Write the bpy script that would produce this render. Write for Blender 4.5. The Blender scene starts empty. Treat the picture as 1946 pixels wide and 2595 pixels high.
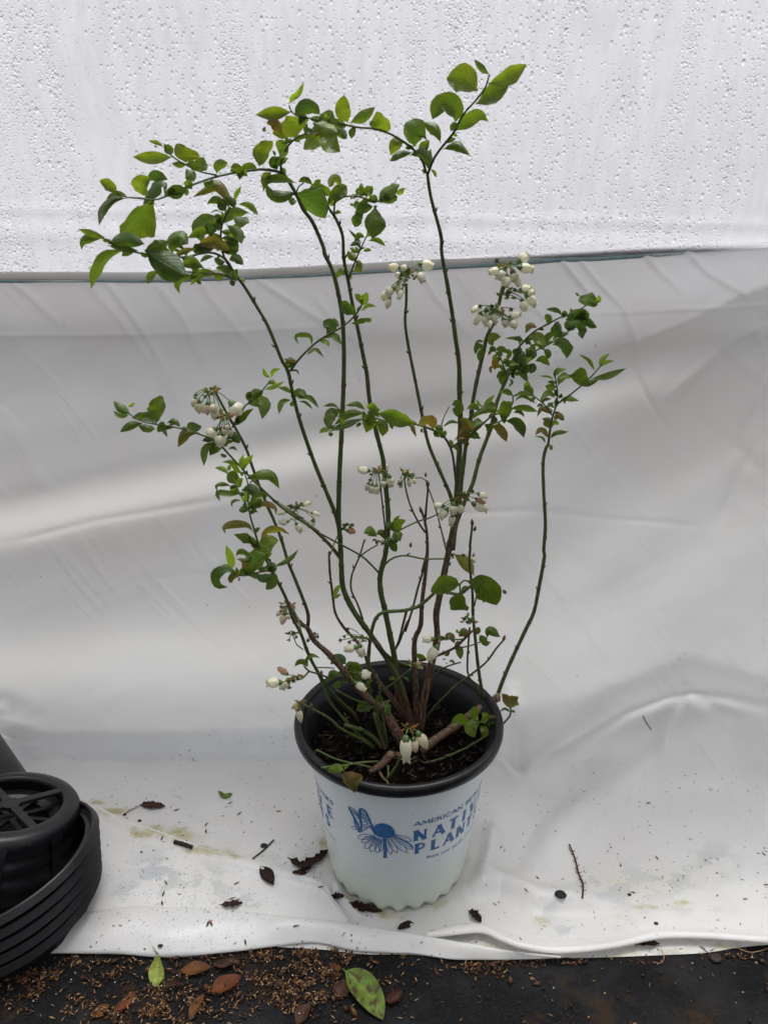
import bpy, bmesh, math, random
from mathutils import Vector, Matrix, noise
from mathutils.bvhtree import BVHTree
rnd = random.Random(7)
S = bpy.context.scene
COL = S.collection

# ------------------------------------------------------------------ camera, sky, sun, exposure
PITCH = math.radians(22.0)
CAM = Vector((-0.0193, -0.865, 0.892))
FPX = 1998.0                       # focal length in pixels of the 1946 x 2595 photograph
cd = bpy.data.cameras.new('camera')
cam = bpy.data.objects.new('camera', cd); COL.objects.link(cam)
cam.location = CAM
cam.rotation_euler = (math.radians(90) - PITCH, 0, 0)
cd.sensor_fit = 'VERTICAL'; cd.sensor_height = 24.0
cd.lens = FPX / 2595.0 * 24.0
cd.clip_start = 0.02; cd.clip_end = 200
cd.dof.use_dof = True; cd.dof.focus_distance = 0.95; cd.dof.aperture_fstop = 9.0
S.camera = cam

SUN_EL, SUN_AZ = math.radians(75), math.radians(12)     # high, from behind the plastic
w = bpy.data.worlds.new('World'); S.world = w; w.use_nodes = True
nt = w.node_tree; nt.nodes.clear()
sky = nt.nodes.new('ShaderNodeTexSky'); sky.sky_type = 'NISHITA'; sky.sun_disc = False
sky.sun_elevation = SUN_EL; sky.sun_rotation = SUN_AZ
sky.air_density = 1.0; sky.dust_density = 6.0
hs = nt.nodes.new('ShaderNodeHueSaturation'); hs.inputs['Saturation'].default_value = 0.16
bg = nt.nodes.new('ShaderNodeBackground'); bg.inputs['Strength'].default_value = 0.12
wo = nt.nodes.new('ShaderNodeOutputWorld')
nt.links.new(sky.outputs[0], hs.inputs['Color']); nt.links.new(hs.outputs[0], bg.inputs[0]); nt.links.new(bg.outputs[0], wo.inputs[0])
sd = bpy.data.lights.new('sun', 'SUN'); sd.energy = 1.3; sd.angle = math.radians(35); sd.color = (1, 0.985, 0.96)
sun = bpy.data.objects.new('sun', sd); COL.objects.link(sun)
sdir = Vector((math.sin(SUN_AZ)*math.cos(SUN_EL), math.cos(SUN_AZ)*math.cos(SUN_EL), math.sin(SUN_EL)))
sun.rotation_euler = sdir.to_track_quat('Z', 'Y').to_euler()
S.view_settings.view_transform = 'Standard'; S.view_settings.look = 'None'
S.view_settings.gamma = 1.0; S.view_settings.use_curve_mapping = False
S.view_settings.exposure = 1.02
S.render.engine = 'CYCLES'
S.cycles.max_bounces = 8; S.cycles.transparent_max_bounces = 8

# ------------------------------------------------------------------ pixel helpers (photo pixels -> world)
CF = Vector((0, math.cos(PITCH), -math.sin(PITCH))); CU = Vector((0, math.sin(PITCH), math.cos(PITCH))); CR = Vector((1, 0, 0))
def ray(x, y): return CR*((x-973)/FPX) + CF - CU*((y-1297.5)/FPX)
def at_y(x, y, Y):
    d = ray(x, y); return CAM + d*((Y-CAM.y)/d.y)
def at_z(x, y, Z):
    d = ray(x, y); return CAM + d*((Z-CAM.z)/d.z)
def to_px(p):
    v = p-CAM; z = v.dot(CF)
    return 973+FPX*v.dot(CR)/z, 1297.5-FPX*v.dot(CU)/z
FR = {'S': (0, 0, 1), 'D': (0, 0, .8525), 'A': (150, 130, 2.765), 'B': (600, 130, 3.318), 'C': (900, 100, 2.37), 'd': (250, 750, 2.552),
      'E': (700, 950, 2.37), 'F': (500, 1300, 3.318), 'G': (900, 1380, 3.318), 'H': (1180, 700, 3.95), 'I': (680, 640, 3.19),
      'J': (720, 1900, 2.86), 'K': (0, 1850, 5.53), 'L': (860, 2020, 4.254), 'M': (500, 1150, 5.53), 'N': (300, 1950, 2.765),
      'O': (800, 2200, 2.765), 'P': (1250, 1950, 2.384), 'Q': (0, 1750, 2.618), 'R': (1346, 300, 2.765)}
def fr(f, x, y):
    o = FR[f]; return (o[0]+x/o[2], o[1]+y/o[2])
def parse(s):
    """'G 10,20 30,40 E 5,6' -> list of photo pixels"""
    f = 'S'; out = []
    for t in s.split():
        if ',' in t:
            a, b = t.split(','); out.append(fr(f, float(a), float(b)))
        else: f = t
    return out
def catmull(P, n):
    """resample a polyline (list of tuples/Vectors) smoothly to n points by chord length"""
    P = [Vector(p) for p in P]
    if len(P) == 2: return [P[0].lerp(P[1], i/(n-1)) for i in range(n)]
    Q = [P[0]*2-P[1]] + P + [P[-1]*2-P[-2]]
    dense = []
    for i in range(1, len(Q)-2):
        a, b, c, d = Q[i-1:i+3]
        for k in range(12):
            t = k/12
            dense.append(0.5*((2*b)+(c-a)*t+(2*a-5*b+4*c-d)*t*t+(3*b-a-3*c+d)*t**3))
    dense.append(P[-1])
    L = [0]
    for i in range(1, len(dense)): L.append(L[-1]+(dense[i]-dense[i-1]).length)
    out = []; j = 0
    for i in range(n):
        s = L[-1]*i/(n-1)
        while j < len(L)-2 and L[j+1] < s: j += 1
        seg = L[j+1]-L[j]
        out.append(dense[j].lerp(dense[j+1], (s-L[j])/seg if seg > 1e-12 else 0))
    return out
def interp(tab, x):
    if x <= tab[0][0]: return tab[0][1]
    for a, b in zip(tab, tab[1:]):
        if x <= b[0]: return a[1]+(b[1]-a[1])*(x-a[0])/(b[0]-a[0])
    return tab[-1][1]

# ------------------------------------------------------------------ object helpers
def put(o, parent=None, label=None, cat=None, group=None, kind=None):
    COL.objects.link(o)
    if parent: o.parent = parent
    return tag(o, label, cat, group, kind)
def tag(o, label=None, cat=None, group=None, kind=None):
    if label: o['label'] = label
    if cat: o['category'] = cat
    if group: o['group'] = group
    if kind: o['kind'] = kind
    return o
def empty(name, loc=(0, 0, 0)):
    o = bpy.data.objects.new(name, None); o.location = loc; o.empty_display_size = .02
    COL.objects.link(o); bpy.context.view_layer.update(); return o
class MB:
    """mesh builder with per-vertex colour and uv"""
    def __init__(s): s.v = []; s.f = []; s.c = []; s.uv = []; s.m = []
    def add(s, v, f, c=(1, 1, 1), uv=None, m=0):
        b = len(s.v); s.v += [tuple(p) for p in v]
        s.f += [tuple(i+b for i in q) for q in f]; s.m += [m]*len(f)
        if isinstance(c, tuple): c = [c]*len(v)
        s.c += list(c); s.uv += uv if uv else [(0, 0)]*len(v)
    def grid(s, rows, c=(1, 1, 1), uv=None, close=False, m=0):
        n = len(rows[0]); v = [p for r in rows for p in r]; f = []
        for i in range(len(rows)-1):
            for j in range(n if close else n-1):
                k = (j+1) % n
                f.append((i*n+j, i*n+k, (i+1)*n+k, (i+1)*n+j))
        s.add(v, f, c, uv, m)
    def tube(s, P, R, c=(1, 1, 1), seg=8, cap=True, m=0):
        P = [Vector(p) for p in P]; rows = []; cc = []
        up = Vector((0.13, 0.21, 1)).normalized(); N = None
        for i, p in enumerate(P):
            T = (P[min(i+1, len(P)-1)]-P[max(i-1, 0)])
            if T.length < 1e-9: T = Vector((0, 0, 1))
            T.normalize()
            if N is None: N = T.cross(up if abs(T.dot(up)) < .95 else Vector((1, 0, 0))).normalized()
            else:
                N = N-T*N.dot(T); N.normalize()
            B = T.cross(N); r = R[i] if isinstance(R, (list, tuple)) else R
            rows.append([p+(N*math.cos(a)+B*math.sin(a))*r for a in [2*math.pi*k/seg for k in range(seg)]])
            cc += [c[i] if isinstance(c, list) else c]*seg
        b = len(s.v)
        s.grid(rows, cc, [(k/seg, i/len(P)*10) for i in range(len(P)) for k in range(seg)], close=True, m=m)
        if cap:
            s.f.append(tuple(b+k for k in range(seg))[::-1]); s.m.append(m)
            e = b+(len(P)-1)*seg
            s.f.append(tuple(e+k for k in range(seg))); s.m.append(m)
    def build(s, name, mats, parent=None, smooth=True, **kw):
        me = bpy.data.meshes.new(name); 
        o = bpy.data.objects.new(name, me)
        base = s.v
        if parent is not None:
            inv = parent.matrix_world.inverted() if parent.type == 'EMPTY' else None
            q = parent; off = Vector((0, 0, 0))
            while q: off += q.location; q = q.parent
            base = [(p[0]-off.x, p[1]-off.y, p[2]-off.z) for p in s.v]
        elif len(s.v):
            # top-level single mesh: put origin at its base
            n = len(s.v); cx = sum(p[0] for p in s.v)/n; cy = sum(p[1] for p in s.v)/n; cz = min(p[2] for p in s.v)
            base = [(p[0]-cx, p[1]-cy, p[2]-cz) for p in s.v]; o.location = (cx, cy, cz)
        me.from_pydata(base, [], s.f)
        at = me.color_attributes.new('Col', 'FLOAT_COLOR', 'POINT')
        at.data.foreach_set('color', [x for c in s.c for x in (c[0], c[1], c[2], 1)])
        ul = me.uv_layers.new(name='UVMap')
        vi = [0]*len(me.loops); me.loops.foreach_get('vertex_index', vi)
        ul.data.foreach_set('uv', [x for i in vi for x in s.uv[i]])
        if not isinstance(mats, (list, tuple)): mats = [mats]
        for m in mats: me.materials.append(m)
        me.polygons.foreach_set('material_index', s.m)
        if smooth: me.polygons.foreach_set('use_smooth', [True]*len(me.polygons))
        me.update()
        return put(o, parent, **kw)

# ------------------------------------------------------------------ materials
class MT:
    def __init__(s, name):
        s.m = bpy.data.materials.new(name); s.m.use_nodes = True; s.t = s.m.node_tree; s.t.nodes.clear()
        s.out = s.t.nodes.new('ShaderNodeOutputMaterial')
    def n(s, typ, **kw):
        nd = s.t.nodes.new('ShaderNode'+typ)
        for k, v in kw.items():
            if k.startswith('i_'):
                key = k[2:].replace('_', ' ')
                nd.inputs[key if key in nd.inputs else int(k[2:])].default_value = v
            else: setattr(nd, k, v)
        return nd
    def l(s, a, b): s.t.links.new(a, b)
    def math(s, op, a, b=None, c=None, clamp=False):
        nd = s.t.nodes.new('ShaderNodeMath'); nd.operation = op; nd.use_clamp = clamp
        for i, x in enumerate((a, b, c)):
            if x is None: continue
            if hasattr(x, 'links'): s.l(x, nd.inputs[i])
            else: nd.inputs[i].default_value = x
        return nd.outputs[0]
    def mix(s, f, a, b, blend='MIX'):
        nd = s.t.nodes.new('ShaderNodeMix'); nd.data_type = 'RGBA'; nd.blend_type = blend
        for k, x in ((0, f), (6, a), (7, b)):
            if hasattr(x, 'links'): s.l(x, nd.inputs[k])
            else: nd.inputs[k].default_value = x if k == 0 else (x[0], x[1], x[2], 1)
        return nd.outputs[2]
    def ramp(s, f, a, b):   # smoothstep a..b
        nd = s.t.nodes.new('ShaderNodeMapRange'); nd.interpolation_type = 'SMOOTHSTEP'
        s.l(f, nd.inputs[0]); nd.inputs[1].default_value = a; nd.inputs[2].default_value = b
        return nd.outputs[0]
    def noise(s, scale, detail=4, rough=.55, vec=None, w=None):
        nd = s.n('TexNoise'); nd.inputs['Scale'].default_value = scale; nd.inputs['Detail'].default_value = detail; nd.inputs['Roughness'].default_value = rough
        s.l(vec if vec else s.pos(), nd.inputs['Vector']); return nd.outputs['Fac']
    def pos(s, sc=None, off=None):
        g = s.n('NewGeometry').outputs['Position']
        if sc or off:
            mp = s.n('Mapping'); s.l(g, mp.inputs[0])
            if sc: mp.inputs['Scale'].default_value = sc
            if off: mp.inputs['Location'].default_value = off
            return mp.outputs[0]
        return g
    def bump(s, h, strength=.3, dist=.001, normal=None):
        b = s.n('Bump'); b.inputs['Strength'].default_value = strength; b.inputs['Distance'].default_value = dist
        s.l(h, b.inputs['Height'])
        if normal: s.l(normal, b.inputs['Normal'])
        return b.outputs[0]
    def pr(s, col, rough=.5, spec=.5, normal=None, **kw):
        p = s.n('BsdfPrincipled')
        for k, x in (('Base Color', col), ('Roughness', rough), ('Specular IOR Level', spec)):
            if hasattr(x, 'links'): s.l(x, p.inputs[k])
            else: p.inputs[k].default_value = (x[0], x[1], x[2], 1) if k == 'Base Color' else x
        if normal: s.l(normal, p.inputs['Normal'])
        return p.outputs[0]
    def add_trans(s, shader, col, fac, normal=None):
        t = s.n('BsdfTranslucent')
        if hasattr(col, 'links'): s.l(col, t.inputs[0])
        else: t.inputs[0].default_value = (*col, 1)
        if normal: s.l(normal, t.inputs['Normal'])
        mx = s.n('MixShader'); mx.inputs[0].default_value = fac
        s.l(shader, mx.inputs[1]); s.l(t.outputs[0], mx.inputs[2]); return mx.outputs[0]
    def done(s, sh): s.l(sh, s.out.inputs[0]); return s.m
    def col(s):
        a = s.n('Attribute'); a.attribute_name = 'Col'; return a.outputs['Color']

def specks(t, scale, size, dens, seed=(0, 0, 0)):
    """mask of small irregular dark grains"""
    v = t.n('TexVoronoi'); v.inputs['Scale'].default_value = scale
    t.l(t.pos(off=seed), v.inputs['Vector'])
    n = t.noise(scale*2.3, 2)
    d = t.math('ADD', v.outputs['Distance'], t.math('MULTIPLY', n, .12))
    sep = t.n('SeparateColor'); t.l(v.outputs['Color'], sep.inputs[0])
    on = t.math('GREATER_THAN', sep.outputs[0], 1-dens)
    sz = t.math('MULTIPLY', sep.outputs[1], size)
    return t.math('MULTIPLY', t.math('LESS_THAN', t.math('SUBTRACT', d, .05), sz), on)

def m_sheet():
    t = MT('white_polythene')
    g = t.n('NewGeometry'); sp = t.n('SeparateXYZ'); t.l(g.outputs['Position'], sp.inputs[0])
    floor = t.math('SUBTRACT', 1.0, t.ramp(sp.outputs[2], .018, .045))
    front = t.math('SUBTRACT', 1.0, t.ramp(sp.outputs[1], -.10, .12))
    big = t.noise(5.0, 3); fine = t.noise(60, 4)
    base = t.mix(t.ramp(big, .35, .7), (.80, .797, .79), (.73, .715, .70))
    # pinkish-grey noise tone on the hanging part
    pink = t.math('MULTIPLY', t.ramp(t.noise(3.2, 2, vec=t.pos(off=(3, 1, 2))), .40, .58), t.ramp(sp.outputs[2], .15, .4))
    base = t.mix(t.math('MULTIPLY', pink, .55), base, (.72, .63, .59))
    # water trapped beneath: grey patches
    pat = t.ramp(t.noise(26, 5, .6, vec=t.pos((1, 1.6, 1))), .50, .535)
    sg_ = t.n('SeparateColor'); t.l(t.col(), sg_.inputs[0])
    gp = t.math('MULTIPLY', pat, t.math('SUBTRACT', 1.0, sg_.outputs[1]))
    base = t.mix(t.math('MULTIPLY', gp, .8), base, (.50, .53, .56))
    # algae, plus the dirt and contact-shade ring at the pot base
    sc = t.n('SeparateColor'); t.l(t.col(), sc.inputs[0])
    nz = t.math('SUBTRACT', t.noise(38, 6, .7), .5)
    al = t.ramp(t.math('ADD', t.math('SUBTRACT', 1.0, sc.outputs[0]), t.math('MULTIPLY', nz, 2.2)), .25, 1.0)
    al = t.math('MULTIPLY', al, t.math('MINIMUM', 1.0, t.math('MULTIPLY', t.math('SUBTRACT', 1.0, sc.outputs[0]), 4.0)))
    base = t.mix(t.math('MULTIPLY', al, .85), base, (.42, .38, .13))
    yel = t.ramp(t.noise(10, 5, .65, vec=t.pos(off=(8.1, 4.2, 0))), .42, .70)
    base = t.mix(t.math('MULTIPLY', t.math('MULTIPLY', yel, t.math('SUBTRACT', 1.0, sc.outputs[1])), .5), base, (.70, .67, .52))
    base = t.mix(t.math('MULTIPLY', t.math('SUBTRACT', 1.0, sc.outputs[2]), t.math('ADD', .5, t.math('MULTIPLY', t.noise(12, 4, vec=t.pos((3, 1, .5))), .8))), base, (.71, .717, .725))  # blue channel: damp grey and painted shade low on the wall
    s1 = t.math('MULTIPLY', specks(t, 170, .30, .35), t.ramp(t.noise(11, 3, vec=t.pos(off=(2, 7, 0))), .45, .62))
    s2 = specks(t, 60, .10, .25, (.3, .2, .1))
    sp_ = t.math('MULTIPLY', t.math('MAXIMUM', s1, s2), floor)
    s3 = t.math('MULTIPLY', specks(t, 45, .10, .10, (.1, .6, .3)), .6)
    base = t.mix(t.math('MAXIMUM', sp_, s3), base, (.07, .05, .035))
    wr = t.noise(14, 5, .6)
    def rotated(deg, sc_, off):
        a_ = t.n('Mapping'); t.l(g.outputs['Position'], a_.inputs[0]); a_.inputs['Rotation'].default_value = (0, math.radians(deg), 0)
        b_ = t.n('Mapping'); t.l(a_.outputs[0], b_.inputs[0]); b_.inputs['Scale'].default_value = sc_; b_.inputs['Location'].default_value = off
        return b_.outputs[0]
    dg = t.ramp(t.noise(1.0, 3, .5, vec=rotated(-50, (2.2, 2, 20), (0, 0, 0))), .55, .75)
    dg2 = t.ramp(t.noise(1.0, 3, .5, vec=rotated(25, (1.6, 2, 13), (3, 1, 2))), .50, .80)
    nb = t.bump(fine, .15, .0006, t.bump(wr, .35, .004, t.bump(dg, .30, .006, t.bump(dg2, .35, .006))))
    rg = t.math('ADD', .30, t.math('MULTIPLY', big, .15))
    sh = t.pr(base, rg, .45, nb)
    sh = t.add_trans(sh, (.86, .845, .82), .36)
    return t.done(sh)
def m_film():
    t = MT('clear_polythene_film')
    st = t.noise(9, 4, vec=t.pos((9, 9, .8)))
    def drops(scale, rmax, stretch, seed, mask=None, lim=0.0):
        v = t.n('TexVoronoi'); v.inputs['Scale'].default_value = scale; v.voronoi_dimensions = '2D'
        sx_ = t.n('SeparateXYZ'); t.l(t.pos((1, 1, stretch), seed), sx_.inputs[0])
        cx_ = t.n('CombineXYZ'); t.l(sx_.outputs[0], cx_.inputs[0]); t.l(sx_.outputs[2], cx_.inputs[1]); t.l(cx_.outputs[0], v.inputs['Vector'])
        sep = t.n('SeparateColor'); t.l(v.outputs['Color'], sep.inputs[0])
        r = t.math('ADD', rmax*.25, t.math('MULTIPLY', t.math('POWER', sep.outputs[0], 1.6), rmax*.75))
        on = t.math('GREATER_THAN', sep.outputs[1], lim)
        if mask is not None: r = t.math('MULTIPLY', r, mask)
        r = t.math('MAXIMUM', t.math('MULTIPLY', r, on), .0001)
        q = t.math('DIVIDE', v.outputs['Distance'], r)
        h = t.math('SQRT', t.math('MAXIMUM', t.math('SUBTRACT', 1.0, t.math('MULTIPLY', q, q)), 0.0))
        return t.math('MULTIPLY', t.math('MULTIPLY', h, r), .75/scale)
    streak = t.ramp(t.noise(1.0, 3, .5, vec=t.pos((24, 3, 1.3), (3, 0, 0))), .50, .62)
    open_ = t.ramp(t.noise(1.0, 3, .5, vec=t.pos((11, 3, 1.0), (7, 1, 0))), .30, .50)
    H = t.math('ADD', drops(85, .23, .72, (0, 0, 0), open_, .35), drops(155, .33, .8, (1.3, 2, .4), open_, .12))
    H = t.math('ADD', H, drops(290, .44, .9, (2.1, 1, 3), t.math('ADD', .30, streak), .12))
    b = t.n('Bump'); b.inputs['Strength'].default_value = .72; b.inputs['Distance'].default_value = 1.0; t.l(H, b.inputs['Height'])
    n0 = t.bump(t.noise(1.0, 4, vec=t.pos((16, 5, 1.2))), .4, .0018, t.bump(t.noise(2.2, 2), .6, .02))
    t.l(n0, b.inputs['Normal']); n1 = b.outputs[0]
    col = t.mix(t.ramp(st, .3, .7), (.50, .50, .525), (.455, .455, .482))
    tr = t.n('BsdfTranslucent'); t.l(col, tr.inputs[0]); t.l(n1, tr.inputs['Normal'])
    gl = t.n('BsdfGlossy'); gl.inputs['Roughness'].default_value = .22; gl.inputs[0].default_value = (1, 1, 1, 1); t.l(n1, gl.inputs['Normal'])
    mx = t.n('MixShader'); mx.inputs[0].default_value = .05; t.l(tr.outputs[0], mx.inputs[1]); t.l(gl.outputs[0], mx.inputs[2])
    return t.done(mx.outputs[0])
def m_clear_drop():
    t = MT('clear_water')
    g = t.n('BsdfGlass'); g.inputs['IOR'].default_value = 1.33; g.inputs['Roughness'].default_value = 0.02
    tp = t.n('BsdfTransparent')
    mx = t.n('MixShader'); mx.inputs[0].default_value = .15; t.l(g.outputs[0], mx.inputs[1]); t.l(tp.outputs[0], mx.inputs[2])
    return t.done(mx.outputs[0])
def m_leaf():
    t = MT('leaf')
    c = t.col()
    uv = t.n('UVMap'); sx = t.n('SeparateXYZ'); t.l(uv.outputs[0], sx.inputs[0])
    au = t.math('ABSOLUTE', t.math('SUBTRACT', sx.outputs[0], .5))
    ph = t.math('SUBTRACT', t.math('MULTIPLY', sx.outputs[1], 46), t.math('MULTIPLY', au, 38))
    wob = t.noise(240, 2)
    vein = t.math('ABSOLUTE', t.math('SINE', t.math('MULTIPLY', t.math('ADD', ph, t.math('MULTIPLY', wob, 3)), .5)))
    vein = t.ramp(vein, 0.0, .35)
    mid = t.ramp(au, 0.0, .035)
    h = t.math('MULTIPLY', vein, mid)
    nb = t.bump(t.noise(420, 3), .35, .0006, t.bump(h, .7, .0011))
    lit = t.mix(t.math('MULTIPLY', t.math('SUBTRACT', 1.0, h), .33), c, t.mix(1.0, c, (2.0, 1.8, 1.9), 'MULTIPLY'))
    var = t.mix(t.math('MULTIPLY', t.ramp(t.noise(70, 4), .35, .7), .55), lit, t.mix(1.0, lit, (.62, .68, .7), 'MULTIPLY'))
    sh = t.pr(var, .42, .42, nb)
    tc = t.mix(1.0, var, (2.3, 2.15, .9), 'MULTIPLY')
    return t.done(t.add_trans(sh, tc, .40, nb))
def m_stem():
    t = MT('stem_bark')
    c = t.col()
    n = t.noise(330, 4, vec=t.pos((1, 1, .35))); n2 = t.noise(60, 3)
    c2 = t.mix(t.math('MULTIPLY', t.ramp(n, .42, .66), .6), c, t.mix(1.0, c, (.45, .42, .4), 'MULTIPLY'))
    c3 = t.mix(t.math('MULTIPLY', t.ramp(n2, .5, .7), .4), c2, t.mix(1.0, c, (1.7, 1.25, 1.1), 'MULTIPLY'))
    uv = t.n('UVMap'); mp = t.n('Mapping'); t.l(uv.outputs[0], mp.inputs[0]); mp.inputs['Scale'].default_value = (9, 5, 1)
    fl = t.noise(1.0, 4, .65, vec=mp.outputs[0]); sr = t.n('SeparateColor'); t.l(c, sr.inputs[0])
    br = t.ramp(t.math('SUBTRACT', sr.outputs[0], sr.outputs[1]), .0, .03)
    c4 = t.mix(t.math('MULTIPLY', br, t.ramp(fl, .52, .6)), c3, (.20, .135, .085))
    c5 = t.mix(t.math('MULTIPLY', br, t.math('SUBTRACT', 1.0, t.ramp(fl, .36, .46))), c4, (.022, .013, .010))
    return t.done(t.pr(c5, .6, .3, t.bump(fl, .5, .0014, t.bump(n, .6, .0009))))
def m_col(name, rough=.5, spec=.4, var=.35, scale=120, trans=0, tcol=None, bs=.2, bd=.0006):
    t = MT(name); c = t.col(); n = t.noise(scale, 4)
    c2 = t.mix(t.math('MULTIPLY', t.ramp(n, .35, .7), var), c, t.mix(1.0, c, (.5, .48, .45), 'MULTIPLY'))
    sh = t.pr(c2, rough, spec, t.bump(n, bs, bd))
    if trans: sh = t.add_trans(sh, tcol if tcol else c2, trans)
    return t.done(sh)
def m_black(name, col=(.016, .016, .019), rough=.42):
    t = MT(name); n = t.noise(40, 4); f = t.noise(500, 2)
    c = t.mix(t.math('MULTIPLY', t.ramp(n, .4, .75), .6), col, (.014, .014, .017))
    c = t.mix(specks(t, 200, .20, .04), c, (.10, .08, .05))
    return t.done(t.pr(c, t.math('ADD', rough-.05, t.math('MULTIPLY', n, .2)), .35, t.bump(f, .25, .0006)))
def m_pot():
    t = MT('white_pot_plastic')
    g = t.n('NewGeometry'); sp = t.n('SeparateXYZ'); t.l(g.outputs['Position'], sp.inputs[0])
    n = t.noise(16, 5, .6); n2 = t.noise(50, 4)
    low = t.math('SUBTRACT', 1.0, t.ramp(t.math('ADD', sp.outputs[2], t.math('MULTIPLY', n, .05)), .03, .15))
    base = t.mix(t.math('MULTIPLY', low, .75), (.66, .71, .73), (.49, .56, .42))
    foot = t.math('SUBTRACT', 1.0, t.ramp(t.math('ADD', sp.outputs[2], t.math('MULTIPLY', n2, .012)), .014, .026))
    base = t.mix(t.math('MULTIPLY', foot, .8), base, (.30, .29, .15))
    scr = t.ramp(t.noise(30, 5, .7, vec=t.pos((1, 1, 2.6), (4, 4, 1))), .60, .68)
    base = t.mix(t.math('MULTIPLY', t.math('MULTIPLY', scr, low), .5), base, (.42, .40, .22))
    sk = t.math('MAXIMUM', specks(t, 130, .13, .30), specks(t, 260, .20, .12, (.4, .1, .6)))
    base = t.mix(t.math('MULTIPLY', sk, .85), base, (.06, .06, .04))
    return t.done(t.pr(base, .38, .45, t.bump(n2, .10, .001)))
def m_ink():
    t = MT('blue_ink'); n = t.noise(240, 3)
    c = t.mix(t.ramp(n, .35, .75), (.025, .115, .30), (.045, .16, .37))
    return t.done(t.pr(c, .45, .4))
def m_ground():
    t = MT('black_ground_fabric')
    x = t.n('TexWave', wave_type='BANDS', bands_direction='X'); x.inputs['Scale'].default_value = 180; t.l(t.pos(), x.inputs[0])
    y = t.n('TexWave', wave_type='BANDS', bands_direction='Y'); y.inputs['Scale'].default_value = 180; t.l(t.pos(), y.inputs[0])
    wv = t.math('ADD', x.outputs['Fac'], y.outputs['Fac'])
    n = t.noise(7, 5, .65); f = t.noise(380, 3)
    c = t.mix(t.ramp(n, .4, .7), (.006, .0063, .007), (.017, .0175, .019))
    c = t.mix(t.math('MULTIPLY', t.ramp(f, .5, .75), .4), c, (.035, .033, .03))
    c = t.mix(specks(t, 150, .25, .10), c, (.22, .17, .10))
    dirt = t.math('MULTIPLY', t.ramp(t.noise(16, 6, .75), .52, .66), t.ramp(t.noise(3.5, 2, vec=t.pos(off=(.6, .1, 0))), .42, .56))
    c = t.mix(t.math('MULTIPLY', dirt, .8), c, (.028, .017, .009))
    return t.done(t.pr(c, .9, .08, t.bump(f, .5, .0015, t.bump(wv, .25, .0006))))
def m_soil():
    t = MT('dark_potting_soil'); n = t.noise(90, 6, .75); m = t.noise(260, 4)
    c = t.mix(t.ramp(n, .4, .65), (.003, .0022, .0018), (.014, .009, .006))
    c = t.mix(specks(t, 160, .30, .22), c, (.09, .045, .022))
    return t.done(t.pr(c, .9, .12, t.bump(n, 1, .006, t.bump(m, 1, .002))))
M_SHEET, M_FILM = m_sheet(), m_film()
M_WATER = m_clear_drop()
M_LEAF, M_STEM = m_leaf(), m_stem()
M_PETAL = m_col('petal', .45, .4, .30, 260, .45, (.86, .84, .66)); M_CALYX = m_col('calyx', .5, .4, .4, 200, .2)
M_RIM, M_BLACK = m_black('black_rim_plastic', (.004, .004, .005), .33), m_black('black_pot_plastic', (.0065, .0065, .008), .36)
M_POT, M_INK, M_GROUND, M_SOIL = m_pot(), m_ink(), m_ground(), m_soil()
M_DRY = m_col('dry_leaf', .6, .2, .75, 110, .12, None, .5, .001)
M_CHIP = m_col('hulls_and_chips', .65, .3, .4, 300)
M_CORD = m_col('hem_cord', .6, .3, .5, 60)

# ------------------------------------------------------------------ ground
g = MB(); n = 60
rows = []
for i in range(n+1):
    rows.append([(x_, y_, -.001) for y_ in [-6+12*i/n] for x_ in [-6+12*j/n for j in range(n+1)]])
g.grid(rows); g.build('ground', M_GROUND, kind='structure', label='black woven ground cover in front of the white plastic sheet')

# ------------------------------------------------------------------ white plastic sheet: floor part, bend, hanging part
ZF = .008
def wallY(z): return .245+.075*z
Dpx = lambda pts: [fr('D', *p) for p in pts]
top_line = Dpx([(-400, 588), (0, 590), (300, 590), (600, 581), (900, 565), (1200, 545), (1659, 521), (2100, 500)])
topz = []
for (x, y) in top_line:
    d = ray(x, y); t_ = .0
    # intersection with Y = .245 + .075 Z
    t_ = (.245+.075*CAM.z-CAM.y)/(d.y-.075*d.z); p = CAM+d*t_; topz.append((p.x, p.z))
front_left = Dpx([(-600, 1970), (0, 1968), (173, 1966), (277, 1952), (348, 1952), (440, 1955), (564, 1967), (687, 1980), (749, 1986), (836, 2002), (905, 2014)])
front_right = Dpx([(922, 2020), (1029, 2005), (1083, 2026), (1129, 2043), (1209, 2052), (1316, 2043), (1423, 2020), (1530, 2021), (1659, 2029), (2300, 2060)])
fb = [(p.x, p.y-.012) for p in [at_z(x, y, ZF) for x, y in front_left]] + [(p.x, p.y) for p in [at_z(x, y, ZF+.004) for x, y in front_right]]
fb.sort()
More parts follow.
